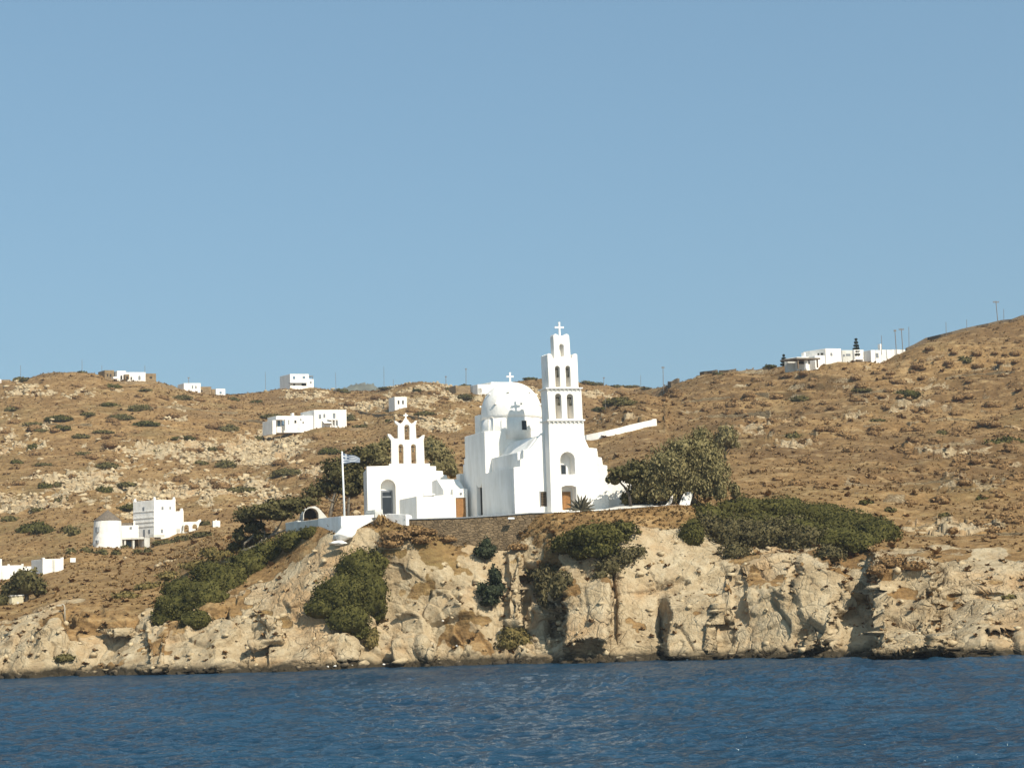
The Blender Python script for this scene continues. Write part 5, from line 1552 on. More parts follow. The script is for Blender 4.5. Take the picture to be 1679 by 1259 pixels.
# ------------------------------------------------------------------ utility poles
POLES = [(1632.8, 493.7, 1636.6, 529, 5, 'taller crossarm pole on the highest ridge beside the dry stone wall'), (1585, 524, 1585.4, 541, 0, 'short thick pole at the end of the dark ridge wall'), (1645.7, 507, 1646, 527, 0, 'thin bare pole just past the tallest crossarm pole'),
         (1551, 528, 1551.5, 548, 0, 'thin pole halfway up the ridge between chimney house and dark wall'), (1490, 536, 1490.6, 569, 0, 'thin pole standing uphill of the twin crossarm poles'), (1477.8, 538.6, 1480.3, 571, 4.5, 'pole with a wide crossarm behind the slim chimney house'),
         (1467.3, 541, 1469.7, 573, 2, 'narrow-topped pole next to the wide crossarm pole by the chimney house'), (1445.3, 550, 1445.5, 573, 0, 'thin pole rising behind the slim chimney'), (1087, 601, 1087.8, 637, 2.6, 'dark pole at the saddle where the two hills meet'),
         (1050.5, 615, 1050.6, 635, 0, 'faint thin pole on the saddle behind the long white wall'), (990, 619, 990.2, 632, 1.5, 'short pole on the ridge beside the bell tower'), (992.3, 651, 992.7, 672, 0, 'pole low on the slope under the ridge beside the bell tower'),
         (550, 611, 551.2, 641, 0, 'thin pole on the ridge past the square white house'), (629.3, 601, 629.8, 636, 0, 'tall thin pole on the ridge above the lone box house'), (645, 622, 645.2, 635, 0, 'short thin pole beside the tall one above the lone box house'),
         (731, 617, 731.4, 634, 1.5, 'short pole where rocks crown the ridge near the dome'), (764, 604, 764.2, 632, 1.5, 'tall pole by the house behind the church dome'), (435, 610, 435.5, 640, 0, 'thin pole on the ridge before the square white house'),
         (33.7, 599, 34, 621, 0, 'thin pole above the rocks at the far end of the ridge'), (134.4, 590, 134.6, 611, 0, 'tall thin pole before the stone-winged ridge house'), (237.5, 599, 237.7, 612, 0, 'thin pole rising behind the stone-winged ridge house'), (309.3, 619, 309.5, 633, 1.5, 'pole behind the small ridge house with two doors'), (167, 599, 167.2, 612, 0, 'short thin pole beside the shrubs before the stone-winged house')]
for x0, y0, x1, y1, arm, lab in POLES:
    b_ = hit(x1, y1 + 1.5)
    p0 = at(x1, y1 + 4, b_.y); p1 = at(x0, y0, b_.y)
    rt = empty('utility_pole', p0, lab, 'utility pole', 'utility poles along the ridges')
    r_ = 0.10 if arm else 0.065
    mb = MB(); mb.tube([p0 + (p0 - p1).normalized() * 0.8, p0.lerp(p1, 0.5), p1], [r_ * 1.25, r_ * 1.1, r_], 7); mb.build('pole', M['pole'], rt)
    if arm:
        s_ = b_.y / F_PX * arm; top = p1.lerp(p0, 0.05)
        mb = MB(); f4 = Frame(x0, y0, b_.y, 10); f4.O = Vector((top.x, top.y)); mb.box(f4, -s_, s_, -0.08, 0.08, top.z - 0.1, top.z + 0.1); ca = mb.build('crossarm', M['pole'], rt)
        for q in (-0.9, -0.35, 0.35, 0.9):
            mb = MB(); mb.lathe((top.x + q * s_ * f4.ex.x, top.y + q * s_ * f4.ex.y), [(0.06, top.z + 0.1), (0.09, top.z + 0.2), (0.04, top.z + 0.36)], 6); mb.build('insulator', M['pole'], ca)

# dry stone walls on the ridge
ground_wall('dry_stone_wall', 'dark dry stone wall running up the skyline of the steep hill', [(1486, 571), (1520, 560), (1560, 549), (1600, 539), (1640, 530), (1678, 522)], 4.5, 0.8, M['dark_stone'], sky=True)
ground_wall('dry_stone_wall', 'dark block of stone wall at the saddle beside the dark pole', [(1096, 636), (1104, 634), (1111, 632)], 9, 1.5, M['dark_stone'], step=5, sky=True)
ground_wall('dry_stone_wall', 'short dark stone wall on the skyline past the saddle block', [(1147, 621), (1160, 618), (1174, 615)], 5, 1, M['dark_stone'], step=6, sky=True)
ground_wall('dry_stone_wall', 'low flat dark wall on the skyline below the pergola house', [(1180, 613), (1195, 611.5), (1209, 610)], 4, 1, M['dark_stone'], step=6, sky=True)
ground_wall('dry_stone_wall', 'tan terrace wall supporting the garden of the long ridge house', [(196, 629), (230, 629), (262, 633), (290, 640)], 4, 0.8, M['stone'], step=8)
ground_wall('dry_stone_wall', 'pale stone field wall crossing the slope below the white villa', [(420, 700), (480, 704), (540, 706), (600, 703)], 2.5, 0.8, M['stone'])

TW = [([(1286, 694), (1330, 691), (1372, 688)], 'above the broad tamarisk'), ([(1236, 720), (1290, 716), (1338, 712)], 'level with the tamarisk top'), ([(1398, 648), (1440, 643), (1500, 641)], 'high under the slim chimney house'),
      ([(1552, 622), (1610, 614), (1664, 612)], 'under the dark skyline wall'), ([(1492, 694), (1550, 689), (1610, 690)], 'halfway up the steep hill'), ([(1500, 737), (1570, 729), (1640, 727)], 'beside the biggest hill shrub'),
      ([(1478, 797), (1530, 790), (1600, 789)], 'above the end of the huge cliff shrub'), ([(1560, 806), (1620, 799), (1678, 796)], 'next above the tall grass slope'), ([(1494, 868), (1560, 861), (1640, 862)], 'just above the tall golden grass'),
      ([(1490, 882), (1580, 880), (1678, 876)], 'lowest of all along the tall golden grass'), ([(1118, 662), (1190, 652), (1260, 648)], 'in the middle of the slope over the tamarisk'), ([(1130, 690), (1200, 681), (1262, 678)], 'just over the tamarisk crown'),
      ([(30, 700), (90, 697), (150, 699)], 'high on the rocky hill over the windmill'), ([(250, 668), (320, 672), (390, 680)], 'under the small ridge houses'), ([(580, 676), (640, 682), (700, 688)], 'under the lone box house'), ([(380, 690), (420, 693), (452, 697)], 'leading up to the white villa')]
for pts_, where in TW:
    ground_wall('field_wall', 'low broken dry stone field wall ' + where, pts_, lambda u: 3.0 + 1.6 * math.sin(u * 9 + pts_[0][0]) + random.uniform(-1.1, 1.1), 0.7, M['field_stone'], 'field walls across the hills', step=5)

# ------------------------------------------------------------------ trees
tree('tamarisk_tree', 'broad feathery grey-green tamarisk tree shading the end of the church terrace', 'tree', 212.6, (1090, 829), [
    (1100, 765, 44, 40), (1150, 745, 36, 38), (1070, 785, 36, 34), (1128, 790, 44, 32), (1168, 772, 30, 34), (1085, 805, 26, 22), (1120, 735, 30, 22), (1150, 715, 16, 18), (1180, 800, 12, 26), (1050, 800, 20, 20), (1158, 805, 20, 16)],
    [([(1088, 832), (1096, 815), (1100, 795), (1105, 770)], 0.34, 0.12), ([(1090, 830), (1076, 812), (1066, 792), (1058, 778)], 0.25, 0.08), ([(1096, 815), (1120, 800), (1140, 775), (1150, 750)], 0.22, 0.07), ([(1085, 832), (1104, 822), (1128, 808), (1150, 798)], 0.2, 0.06), ([(1120, 800), (1150, 800), (1175, 795)], 0.12, 0.05)],
    M['tamarisk'], M['bark'], 0.23, 3, dens=0.8, lump=0.55, core=0.66, droop=0.35, upright=0.8, long=2.0)
tree('tamarisk_tree', 'small bushy tree rising behind the far side of the broad tamarisk', 'tree', hit(1190, 756).y - 1.5, (1190, 756), [(1192, 718, 17, 22), (1178, 730, 13, 18), (1202, 728, 10, 12)], [([(1188, 760), (1189, 742), (1192, 722)], 0.2, 0.08), ([(1188, 760), (1190, 746), (1202, 728)], 0.16, 0.06)], M['tamarisk'], M['dark_bark'], 0.4, 5, lump=0.45, core=0.7, upright=0.6, long=2.0)
tree('tamarisk_tree', 'little drooping tree at the tip of the tamarisk over golden grass', 'tree', 222, (1205, 822), [(1206, 806, 8, 15), (1201, 800, 7, 10)], [([(1206, 826), (1206, 812), (1205, 802)], 0.1, 0.04)], M['tamarisk'], M['dark_bark'], 0.32, 6, lump=0.45, upright=0.6, long=2.0)
tree('pine_tree', 'dark spreading tree with a bent trunk beside the church side wing', 'tree', 211.5, (1032, 829), [(1022, 776, 26, 12), (1045, 768, 22, 14), (1008, 788, 15, 9), (1040, 785, 22, 12), (1058, 775, 14, 14)], [([(1034, 830), (1032, 812), (1024, 798), (1014, 788)], 0.22, 0.09), ([(1032, 812), (1036, 797), (1045, 780)], 0.16, 0.06)], M['dark_green'], M['dark_bark'], 0.34, 8, lump=0.45, core=0.7)
tree('pine_tree', 'dark low bushy tree filling the shade under the tamarisk', 'tree', 213.2, (1040, 830), [(1045, 815, 24, 16), (1028, 818, 12, 12), (1066, 818, 14, 13)], [([(1044, 834), (1045, 822)], 0.15, 0.08)], M['dark_green'], M['dark_bark'], 0.3, 9, lump=0.4)
tree('pine_tree', 'dark pine crown behind the flagpole and the chapel corner', 'tree', 243, (566, 845), [(560, 778, 32, 24), (584, 757, 26, 22), (540, 800, 30, 15), (575, 800, 24, 20), (518, 808, 22, 12), (592, 785, 14, 24), (600, 745, 20, 16), (546, 765, 18, 14)],
     [([(538, 862), (546, 822), (552, 798), (560, 778)], 0.3, 0.1), ([(570, 862), (572, 820), (580, 780)], 0.26, 0.09), ([(546, 822), (530, 812), (516, 806)], 0.14, 0.06), ([(544, 836), (552, 818), (557, 808)], 0.14, 0.07)], M['dark_green'], M['bark'], 0.36, 11, dens=1.0, lump=0.5, core=0.68)
tree('pine_tree', 'green tree crown showing behind the wall edge of the bell gable towards the sea side', 'tree', 262, (618, 770), [(618, 742, 22, 16), (634, 728, 12, 12), (606, 752, 16, 14), (626, 756, 18, 14)], [([(616, 864), (617, 800), (618, 765), (620, 745)], 0.25, 0.1)], M['tamarisk'], M['dark_bark'], 0.3, 12, lump=0.5)
tree('pine_tree', 'rounded dark green tree between the bell gable and the church', 'tree', 262, (716, 788), [(714, 742, 22, 22), (730, 760, 18, 22), (704, 730, 14, 14), (742, 772, 10, 16), (716, 766, 18, 18)], [([(716, 862), (716, 800), (716, 770), (715, 745)], 0.28, 0.1)], M['tamarisk'], M['dark_bark'], 0.3, 13, dens=0.9, lump=0.5)
tree('pine_tree', 'windswept pine with bare bent trunks on the bank before the arched shelter', 'tree', 222.5, (440, 885), [
    (430, 840, 36, 16), (470, 828, 38, 13), (402, 848, 20, 14), (504, 823, 22, 9), (488, 836, 11, 10), (455, 846, 30, 11), (412, 866, 18, 12), (392, 880, 12, 14)],
    [([(394, 914), (402, 890), (414, 880), (420, 866), (430, 848)], 0.24, 0.08), ([(396, 904), (422, 894), (444, 878), (456, 866), (463, 852), (456, 838)], 0.22, 0.07), ([(422, 894), (434, 880), (434, 872), (424, 860), (414, 854)], 0.18, 0.06), ([(444, 878), (470, 868), (490, 852), (494, 838), (499, 824)], 0.16, 0.07)], M['dark_green'], M['bark'], 0.34, 14, dens=1.0, lump=0.5, core=0.7)
tree('pine_tree', 'lower windswept pine hugging the shaded bank under the bare trunks', 'tree', 224, (410, 905), [(404, 892, 22, 14), (428, 880, 18, 10), (384, 897, 12, 9), (420, 862, 16, 10)], [([(398, 912), (402, 896), (408, 884)], 0.2, 0.07)], M['dark_green'], M['bark'], 0.32, 15, lump=0.5)
# tiered Norfolk pines
def norfolk(base, top, half, label, n):
    b_ = hit(base[0], base[1] + 1)
    Y = b_.y
    rt = empty('norfolk_pine', at(base[0], base[1] + 2, Y), label, 'tree')
    p0 = at(base[0], base[1] + 4, Y); p1 = at(top[0], top[1], Y)
    mb = MB(); mb.tube([p0, p1], [0.3, 0.05], 6); mb.build('trunk', M['dark_bark'], rt)
    bl = []; g = random.Random(int(base[0]))
    for k in range(n):
        u = 0.22 + 0.78 * k / (n - 1); c = p0.lerp(p1, u); r_ = half * Y / F_PX * (1.12 - u) ** 0.8
        for j in range(7):
            a = 2 * math.pi * j / 7 + k
            for w in (0.35, 0.75):
                bl.append((c + Vector((math.cos(a) * r_ * w, math.sin(a) * r_ * w, 0.25 * w)), (r_ * 0.3, r_ * 0.3, 0.22)))
    crown('crown', bl, 0.4, M['conifer'], rt, seed=int(base[0]), dens=0.5, core=0.5, lump=0.3)


norfolk((1404.5, 586), (1403.5, 558), 7.5, 'tall tiered pine standing between the white hilltop houses', 6)
norfolk((1285.5, 599), (1285, 584), 6, 'small tiered pine at the downhill end of the hilltop houses', 4)
# dark round tree at the left edge
tree('round_tree', 'dense dark rounded tree before the long white garden wall', 'tree', hit(45, 985).y - 2, (45, 985), [(46, 957, 26, 24), (22, 968, 22, 18), (62, 966, 13, 15), (4, 985, 14, 13), (36, 948, 16, 14)], [([(44, 992), (44, 975), (45, 960)], 0.4, 0.15)], M['dark_green'], M['dark_bark'], 0.42, 17, dens=1.1, lump=0.4, core=0.8)

# ------------------------------------------------------------------ big shrubs of the headland
S_ = 'shrub'
shrub('shrub', 'huge spreading green shrub capping the cliff beside the terrace', S_, [(1160, 853, 36, 26), (1210, 842, 52, 28), (1280, 842, 58, 28), (1340, 854, 58, 30), (1398, 866, 50, 30), (1440, 878, 40, 28), (1370, 888, 50, 26), (1405, 893, 42, 22), (1134, 878, 22, 28), (1190, 866, 46, 26), (1255, 868, 56, 26), (1315, 876, 50, 26)], M['green'], 0.22, seed=30, core=0.86, lump=0.3)
shrub('shrub', 'grey twiggy dry shrub hanging below the huge green one on the cliff', S_, [(1190, 880, 50, 34), (1250, 884, 58, 32), (1318, 890, 46, 28), (1285, 872, 50, 26), (1205, 908, 28, 22), (1360, 910, 26, 16), (1160, 862, 30, 24)], M['grey_twig'], 0.28, seed=31, lump=0.42, core=0.72)
shrub('shrub', 'wide green shrub draped over the cliff edge below the church door', S_, [(980, 880, 54, 24), (938, 892, 38, 20), (1022, 869, 28, 15), (985, 902, 34, 18), (955, 906, 24, 16)], M['green'], 0.28, seed=32)
shrub('shrub', 'grey dry creeper hanging down the dark cliff face', S_, [(905, 940, 34, 22), (920, 965, 24, 28), (892, 965, 18, 32), (900, 990, 20, 18), (880, 945, 14, 14)], M['grey_twig'], 0.26, seed=33, lump=0.42, core=0.72, upright=0.8, long=2.2, flat_=None) if False else None
shrub('shrub', 'grey dry creeper hanging down the dark cliff face', S_, [(905, 940, 34, 20), (920, 962, 24, 26), (892, 962, 18, 30), (900, 985, 18, 16), (880, 945, 14, 14)], M['grey_twig'], 0.26, seed=33, lump=0.42, core=0.72, upright=0.8, long=2.2)
shrub('shrub', 'thin grey-brown scrub on the rocks just under the wide green cliff shrub', S_, [(1000, 930, 26, 18), (1025, 915, 20, 18), (985, 945, 16, 12), (1045, 905, 16, 12)], M['grey_twig'], 0.26, seed=34, lump=0.45, core=0.66)
shrub('shrub', 'big dark green shrub filling the hollow of the headland below the chapel', S_, [(592, 936, 40, 36), (602, 975, 36, 42), (560, 975, 46, 34), (536, 995, 34, 22), (572, 1015, 36, 28), (588, 1036, 22, 16), (616, 922, 22, 22), (612, 1000, 22, 28)], M['green'], 0.22, seed=35, core=0.86, lump=0.3)
shrub('shrub', 'small bright green shrub at the foot of the headland by the beach', S_, [(608, 1050, 13, 18), (614, 1038, 9, 10)], M['olive'], 0.24, seed=36)
shrub('shrub', 'yellow-green bush low on the cliff between shore boulders', S_, [(843, 1042, 26, 18), (832, 1056, 20, 12), (858, 1052, 14, 12)], M['olive'], 0.24, seed=37)
shrub('shrub', 'great green shrub spilling down the headland bank to the rocks', S_, [(300, 998, 50, 34), (272, 1016, 28, 20), (335, 985, 40, 36), (372, 958, 38, 36), (410, 930, 38, 30), (445, 908, 34, 24), (480, 889, 30, 20), (320, 1018, 28, 18), (507, 874, 18, 12), (300, 968, 36, 22), (345, 940, 34, 20)], M['green'], 0.22, seed=38, core=0.86, lump=0.28)
shrub('shrub', 'yellowish scrub band running along the slope above the great bank shrub', S_, [(205, 978, 22, 8), (245, 963, 26, 9), (285, 945, 26, 9), (325, 928, 28, 10), (362, 912, 26, 11), (395, 902, 22, 10), (345, 905, 20, 8), (300, 962, 22, 8)], M['olive'], 0.3, seed=39, lump=0.4)
tree('conifer', 'small dark conifer standing under the brown retaining wall', 'tree', hit(795, 918).y - 0.3, (795, 920), [(795, 906, 17, 11), (797, 893, 10, 12), (784, 903, 8, 7), (806, 902, 8, 9)], [([(795, 924), (795, 908), (797, 890)], 0.12, 0.04)], M['conifer'], M['dark_bark'], 0.26, 40, lump=0.5)
tree('conifer', 'larger dark conifer on the slope, lower of the two small ones', 'tree', hit(806, 990).y - 0.3, (806, 996), [(806, 970, 21, 17), (812, 946, 12, 18), (803, 985, 15, 11), (792, 965, 11, 11), (818, 963, 11, 12)], [([(806, 1000), (807, 975), (811, 940)], 0.14, 0.04)], M['conifer'], M['dark_bark'], 0.26, 41, lump=0.5)
shrub('grass_tuft', 'tall golden dry grass tuft in front of the chapel steps', 'grass', [(624, 855, 13, 9)], M['gold'], 0.3, seed=42, upright=1.5, long=3, core=0.5)
shrub('dry_scrub', 'orange-brown dry scrub on the crest of the headland below the chapel', S_, [(650, 880, 26, 10), (675, 872, 22, 9), (640, 892, 22, 8), (690, 885, 18, 8)], M['brown_shrub'], 0.25, seed=43, lump=0.5)
shrub('dry_scrub', 'low brown scrub mound at the seaward end of the huge cliff shrub', S_, [(1462, 922, 28, 12), (1500, 928, 26, 10), (1440, 935, 16, 9)], M['brown_shrub'], 0.26, seed=44, lump=0.5)
for k, (x, y, rx, ry, lab) in enumerate([(735, 884, 14, 6, 'dry brown scrub at the foot of the stone wall under the annexe'), (850, 897, 16, 6, 'dry brown scrub under the floodlight wall'), (700, 872, 14, 6, 'dry brown scrub at the seaward end of the stone wall')]):
    shrub('dry_scrub', lab, S_, [(x, y, rx, ry), (x + rx * 0.6, y + 1, rx * 0.6, ry * 0.7)], M['brown_shrub'], 0.25, seed=90 + k, lump=0.5)
for k, (x, y, rx, ry, lab) in enumerate([(141, 904, 10, 8, 'first round bush of the hedge row under the windmill'), (165, 907, 12, 8, 'broad round bush under the windmill door'), (190, 908, 9, 7, 'low round bush before the porch pillars'), (205, 901, 9, 8, 'taller round bush hiding the porch pillars'), (226, 907, 9, 7, 'round bush before the middle of the porch'), (242, 906, 8, 8, 'round bush at the pale porch block'), (268, 891, 20, 7, 'long hedge clump below the tower house front'), (300, 886, 18, 8, 'long hedge clump below the arcade wall'), (116, 906, 10, 8, 'scrubby bush beside the blank white board'), (336, 860, 9, 7, 'dark bush between arcade wall and tiny white block'), (332, 877, 18, 6, 'low grey-green bush under the tiny white block')]):
    shrub('garden_bush', lab, 'bush', [(x, y, rx, ry), (x + rx * 0.5, y + 1, rx * 0.5, ry * 0.7)], M['dark_green'], 0.4, 'bushes around the windmill', seed=50 + k)
for k, (x, y, rx, ry, lab) in enumerate([(575, 689, 9, 11, 'dark tree-like bush at the uphill end of the white villa'), (517, 692, 8, 4, 'dark bush at the foot of the villa staircase'), (489, 697.5, 12, 2.5, 'low hedge along the villa wing'), (455, 699, 6, 2, 'small bush by the villa porch'), (762, 652, 14, 6, 'dark bush below the house behind the dome')]):
    shrub('garden_bush', lab, 'bush', [(x, y, rx, ry)], M['dark_green'], 0.5, 'bushes around the hill houses', seed=70 + k)

# ------------------------------------------------------------------ shrubs of the hills
LAND = [('the windmill', 176, 870), ('the tower house', 260, 850), ('the long ridge house', 215, 615), ('the small ridge house', 330, 640), ('the square saddle house', 492, 625), ('the white villa', 515, 688), ('the lone box house', 656, 658), ('the bell gable', 668, 715), ('the church dome', 838, 650), ('the long sloping wall', 1020, 706), ('the tamarisk tree', 1120, 760), ('the pergola house', 1325, 590), ('the slim chimney house', 1440, 580), ('the dark skyline wall', 1580, 545), ('the huge cliff shrub', 1300, 850)]
ORD = ['first', 'second', 'third', 'fourth', 'fifth', 'sixth', 'seventh', 'eighth', 'ninth', 'tenth', 'eleventh', 'twelfth', 'thirteenth', 'fourteenth', 'fifteenth', 'sixteenth', 'seventeenth', 'eighteenth', 'nineteenth', 'twentieth']


def labels_for(items, noun):
    """a label for each (px, py, rx, ry): counted outward from the landmark it lies closest to"""
    by = {}
    for i, it in enumerate(items):
        d = [(math.hypot(it[0] - lx, it[1] - ly), nm, lx, ly) for nm, lx, ly in LAND]
        dist, nm, lx, ly = min(d)
        rel = 'above' if it[1] < ly - 12 else 'below' if it[1] > ly + 12 else 'level with'
        by.setdefault((nm, rel), []).append((dist, i))
    out = [None] * len(items)
    for (nm, rel), l in by.items():
        for k, (_, i) in enumerate(sorted(l)):
            o_ = ORD[k] if k < 20 else 'outlying'
            out[i] = f'{noun} {rel} {nm}, {o_} counting outward'
    return out


GREEN = [(97, 687, 25, 6), (56, 697, 18, 5), (144, 679, 13, 5), (180, 666, 17, 6), (228, 672, 20, 8), (198, 686, 24, 7), (240, 696, 24, 6), (299, 654, 17, 6), (384, 655, 10, 5), (185, 636, 15, 7), (35, 623, 14, 5), (133, 717, 15, 6), (103, 702, 15, 5), (68, 707, 12, 5), (170, 709, 18, 4), (53, 734, 9, 7), (136, 745, 14, 5), (72, 762, 16, 4), (28, 759, 11, 6), (176, 765, 22, 7), (207, 795, 18, 5), (172, 806, 15, 10), (100, 824, 14, 11), (98, 795, 10, 6), (60, 870, 34, 14), (116, 873, 18, 11), (15, 854, 16, 9), (215, 834, 22, 8), (375, 706, 17, 9), (370, 765, 20, 11), (300, 720, 22, 5), (347, 737, 10, 4), (397, 806, 28, 8), (75, 799, 14, 9), (62, 837, 12, 6), (472, 777, 28, 9), (543, 742, 22, 8), (445, 684, 20, 5), (697, 679, 18, 5), (640, 691, 9, 4), (740, 639, 10, 4), (425, 720, 9, 6), (622, 733, 20, 7), (1583, 591, 12, 7), (1313, 656, 18, 7), (1489, 648, 24, 8), (1300, 716, 14, 8), (1544, 711, 10, 6), (1648, 732, 38, 14), (1414, 641, 18, 4), (1390, 685, 14, 5), (1609, 819, 10, 7), (1548, 846, 9, 5), (1017, 661, 30, 9), (985, 672, 16, 6), (965, 628, 12, 4), (1035, 634, 14, 3), (1264, 601, 10, 3.5), (107, 1080, 18, 8), (560, 640, 12, 3), (870, 622, 12, 4), (1440, 690, 14, 4), (1655, 980, 12, 7), (1420, 825, 12, 5), (1460, 836, 9, 4), (20, 672, 12, 5), (260, 742, 14, 5), (330, 760, 12, 5), (240, 640, 12, 3), (420, 660, 12, 4), (590, 700, 14, 4), (735, 690, 12, 5), (680, 640, 12, 3.5)]
labs = labels_for(GREEN, 'dark green shrub on the dry slope')
for k, ((x, y, rx, ry), lab) in enumerate(zip(GREEN, labs)):
    g = random.Random(k)
    lst = [(x - rx * 0.35, y + g.uniform(-1, 1) * ry * 0.15, rx * 0.66, ry * 0.9), (x + rx * 0.35, y + g.uniform(-1, 1) * ry * 0.2, rx * 0.62, ry * 0.85)]
    if rx > 16: lst.append((x, y - ry * 0.2, rx * 0.55, ry * 0.9))
    o = shrub('hill_shrub', lab, S_, lst, M['hill_green'] if k % 3 else M['green'], 0.45 if y < 900 else 0.28, 'green shrubs dotted over the dry hills', seed=100 + k, lump=0.4)

SKYB = [(36, 623, 14, 5, 'dark flat bush on the skyline at the far end of the ridge'), (136, 611, 8, 3, 'tiny dark bush on the skyline before the stone-winged house'), (566, 643, 9, 3, 'dark bush on the skyline past the square saddle house'), (632, 637, 12, 3, 'long low bush on the skyline above the lone box house'), (764, 634, 13, 4, 'dark bush on the skyline before the columned house'), (972, 630, 17, 4, 'dark long bush on the skyline beside the bell tower'), (1014, 634, 13, 3, 'low bush on the skyline, second beyond the bell tower'), (1052, 637, 15, 3, 'low bush on the skyline near the saddle pole'), (1262, 605, 13, 4, 'dark bush on the skyline downhill of the small tiered pine'), (1178, 613, 9, 3, 'small bush on the skyline between the two dark walls')]
for k, (x, y, rx, ry, lab) in enumerate(SKYB):
    shrub('hill_shrub', lab, S_, [(x - rx * 0.3, y, rx * 0.7, ry), (x + rx * 0.4, y + 0.5, rx * 0.6, ry * 0.85)], M['dark_green'], 0.5, 'dark bushes along the skyline', seed=300 + k, lump=0.4)

# brown shrubs of the right hill, one by one
BROWN = []
gb = random.Random(12)
tries = 0
while len(BROWN) < 290 and tries < 6000:
    tries += 1
    x = gb.uniform(960, 1676) if gb.random() < 0.72 else gb.uniform(5, 820)
    y = gb.uniform(560, 880)
    ry = np.interp(x, [r_[0] for r_ in RIDGE], [r_[1] for r_ in RIDGE])
    if y < ry + 10: continue
    if 560 < x < 960 and y > 690: continue
    if x < 500 and y > 800: continue
    if 440 < x < 575 and 665 < y < 705 or 640 < x < 672 and 640 < y < 672: continue
    if 1280 < x < 1490 and y < 605: continue
    if 930 < x < 1085 and 682 < y < 735: continue
    if 960 < x < 1230 and y > 690: continue
    if 1100 < x < 1490 and y > 800: continue
    s_ = gb.uniform(0.6, 1.5) * (0.55 + 0.6 * (y - 560) / 300)
    if any(math.hypot(x - b[0], (y - b[1]) * 2) < 11 for b in BROWN): continue
    BROWN.append((x, y, 11 * s_, 5.4 * s_))
labs = labels_for(BROWN, 'dry brown shrub')
for k, ((x, y, rx, ry), lab) in enumerate(zip(BROWN, labs)):
    shrub('dry_shrub', lab, S_, [(x, y, rx, ry), (x + rx * 0.45, y + ry * 0.2, rx * 0.6, ry * 0.7)], M['brown_shrub'], 0.32, 'dry brown shrubs on the hills', seed=400 + k, lump=0.3, dens=0.8, core=0.88)

# ------------------------------------------------------------------ boulders
def boulder_group(name, noun, cat, group, spots, mats, seed, cells, flatz=0.7):
    protos = [rock_mesh(name, mats[k % len(mats)], 1, 1, flatz, seed + k, 2, 0.6) for k in range(cells)]
    labs = labels_for(spots, noun) if isinstance(noun, str) else noun
    for k, (x, y, rx, ry) in enumerate(spots):
        g = random.Random(seed + k)
        p = hit(x, y); s_ = p.y / F_PX * rx
        o = bpy.data.objects.new(name, protos[g.randrange(cells)]); link(o)
        o.location = p + Vector((0, 0, -0.1 * s_)); o.scale = (s_, s_ * g.uniform(0.8, 1.2), s_ * ry / rx / flatz)
        o.rotation_euler = (g.uniform(-.25, .25), g.uniform(-.25, .25), g.uniform(0, 6.28))
        tag(o, labs[k], cat, group)


spots = []; g = random.Random(31)
for cx, cy, hw, hh in OUT:
    for _ in range(int(3 + hw * hh / 330)):
        for _t in range(20):
            x = g.gauss(cx, hw * 0.55); y = g.gauss(cy, hh * 0.55)
            ry = np.interp(x, [r_[0] for r_ in RIDGE], [r_[1] for r_ in RIDGE])
            if y < ry + 4 or x < 2 or x > 1676: continue
            if 590 < x < 1000 and y > 640: continue
            if 1100 < x < 1490 and y > 800: continue
            if any(abs(x - q[0]) < q[2] + 6 and abs(y - q[1]) < q[3] + 5 for q in GREEN): continue
            if 440 < x < 575 and 665 < y < 705: continue
            r_ = g.uniform(3.5, 10) * (0.6 + 0.5 * (y - 600) / 250)
            spots.append((x, y, r_, r_ * g.uniform(0.45, 0.75))); break
spots = spots[:250]
spots = [q for i_, q in enumerate(spots) if q[0] < 960 or i_ % 2]
boulder_group('boulder', 'pale weathered boulder among dry grass', 'boulder', 'pale boulders strewn over the hills', spots, [M['rock']], 600, 9)
shore = []; g = random.Random(77)
x = 2
while x < 1676:
    wyy = np.interp(x, [q[0] for q in WATER], [q[1] for q in WATER])
    r_ = g.choice([4, 5, 6, 7, 9, 12]) * g.uniform(0.8, 1.2)
    shore.append((x, wyy - g.uniform(1, 7), r_, r_ * g.uniform(0.5, 0.8)))
    x += r_ * g.uniform(1.2, 3.6)
sl = []
lbl = ['squat dark boulder at the waterline', 'rounded brown boulder at the waterline', 'broken tan block at the waterline']
SHL = [('under the great bank shrub', 300), ('under the whitewashed parapet', 565), ('near the pebble beach', 660), ('under the yellow-green bush', 843), ('below the grey creeper', 905), ('under the tamarisk', 1090), ('under the huge cliff shrub', 1280), ('under the dark cleft', 1408), ('by the low rock ledge', 1560), ('below the street lamp', 106), ('under the dark round tree', 30), ('below the windmill', 180)]
cnt = {}
for k, s_ in enumerate(shore):
    nm = min(SHL, key=lambda q: abs(q[1] - s_[0]))[0]
    cnt[nm] = cnt.get(nm, 0) + 1
    sl.append(f'{lbl[k % 3]} {nm}, {ORD[min(cnt[nm] - 1, 19)]} along the shore')
boulder_group('shore_boulder', sl, 'boulder', 'boulders along the waterline', shore, [M['shore_rock'], M['rock'], M['shore_rock']], 700, 9, 0.8)
lit = []
for k, (x, y) in enumerate([(537, 1092), (549, 1091), (575, 1094), (628, 1089), (660, 1093), (1128, 1081), (1604, 1075), (598, 1090), (727, 1017), (750, 1058)]):
    lit.append((x, y, 3.4, 1.9))
boulder_group('white_stone', [f'small bright white stone on the shore, {ORD[k]} from the headland bank' for k in range(len(lit))], 'stone', 'white stones on the shore', lit, [M['white']], 800, 3, 0.7)

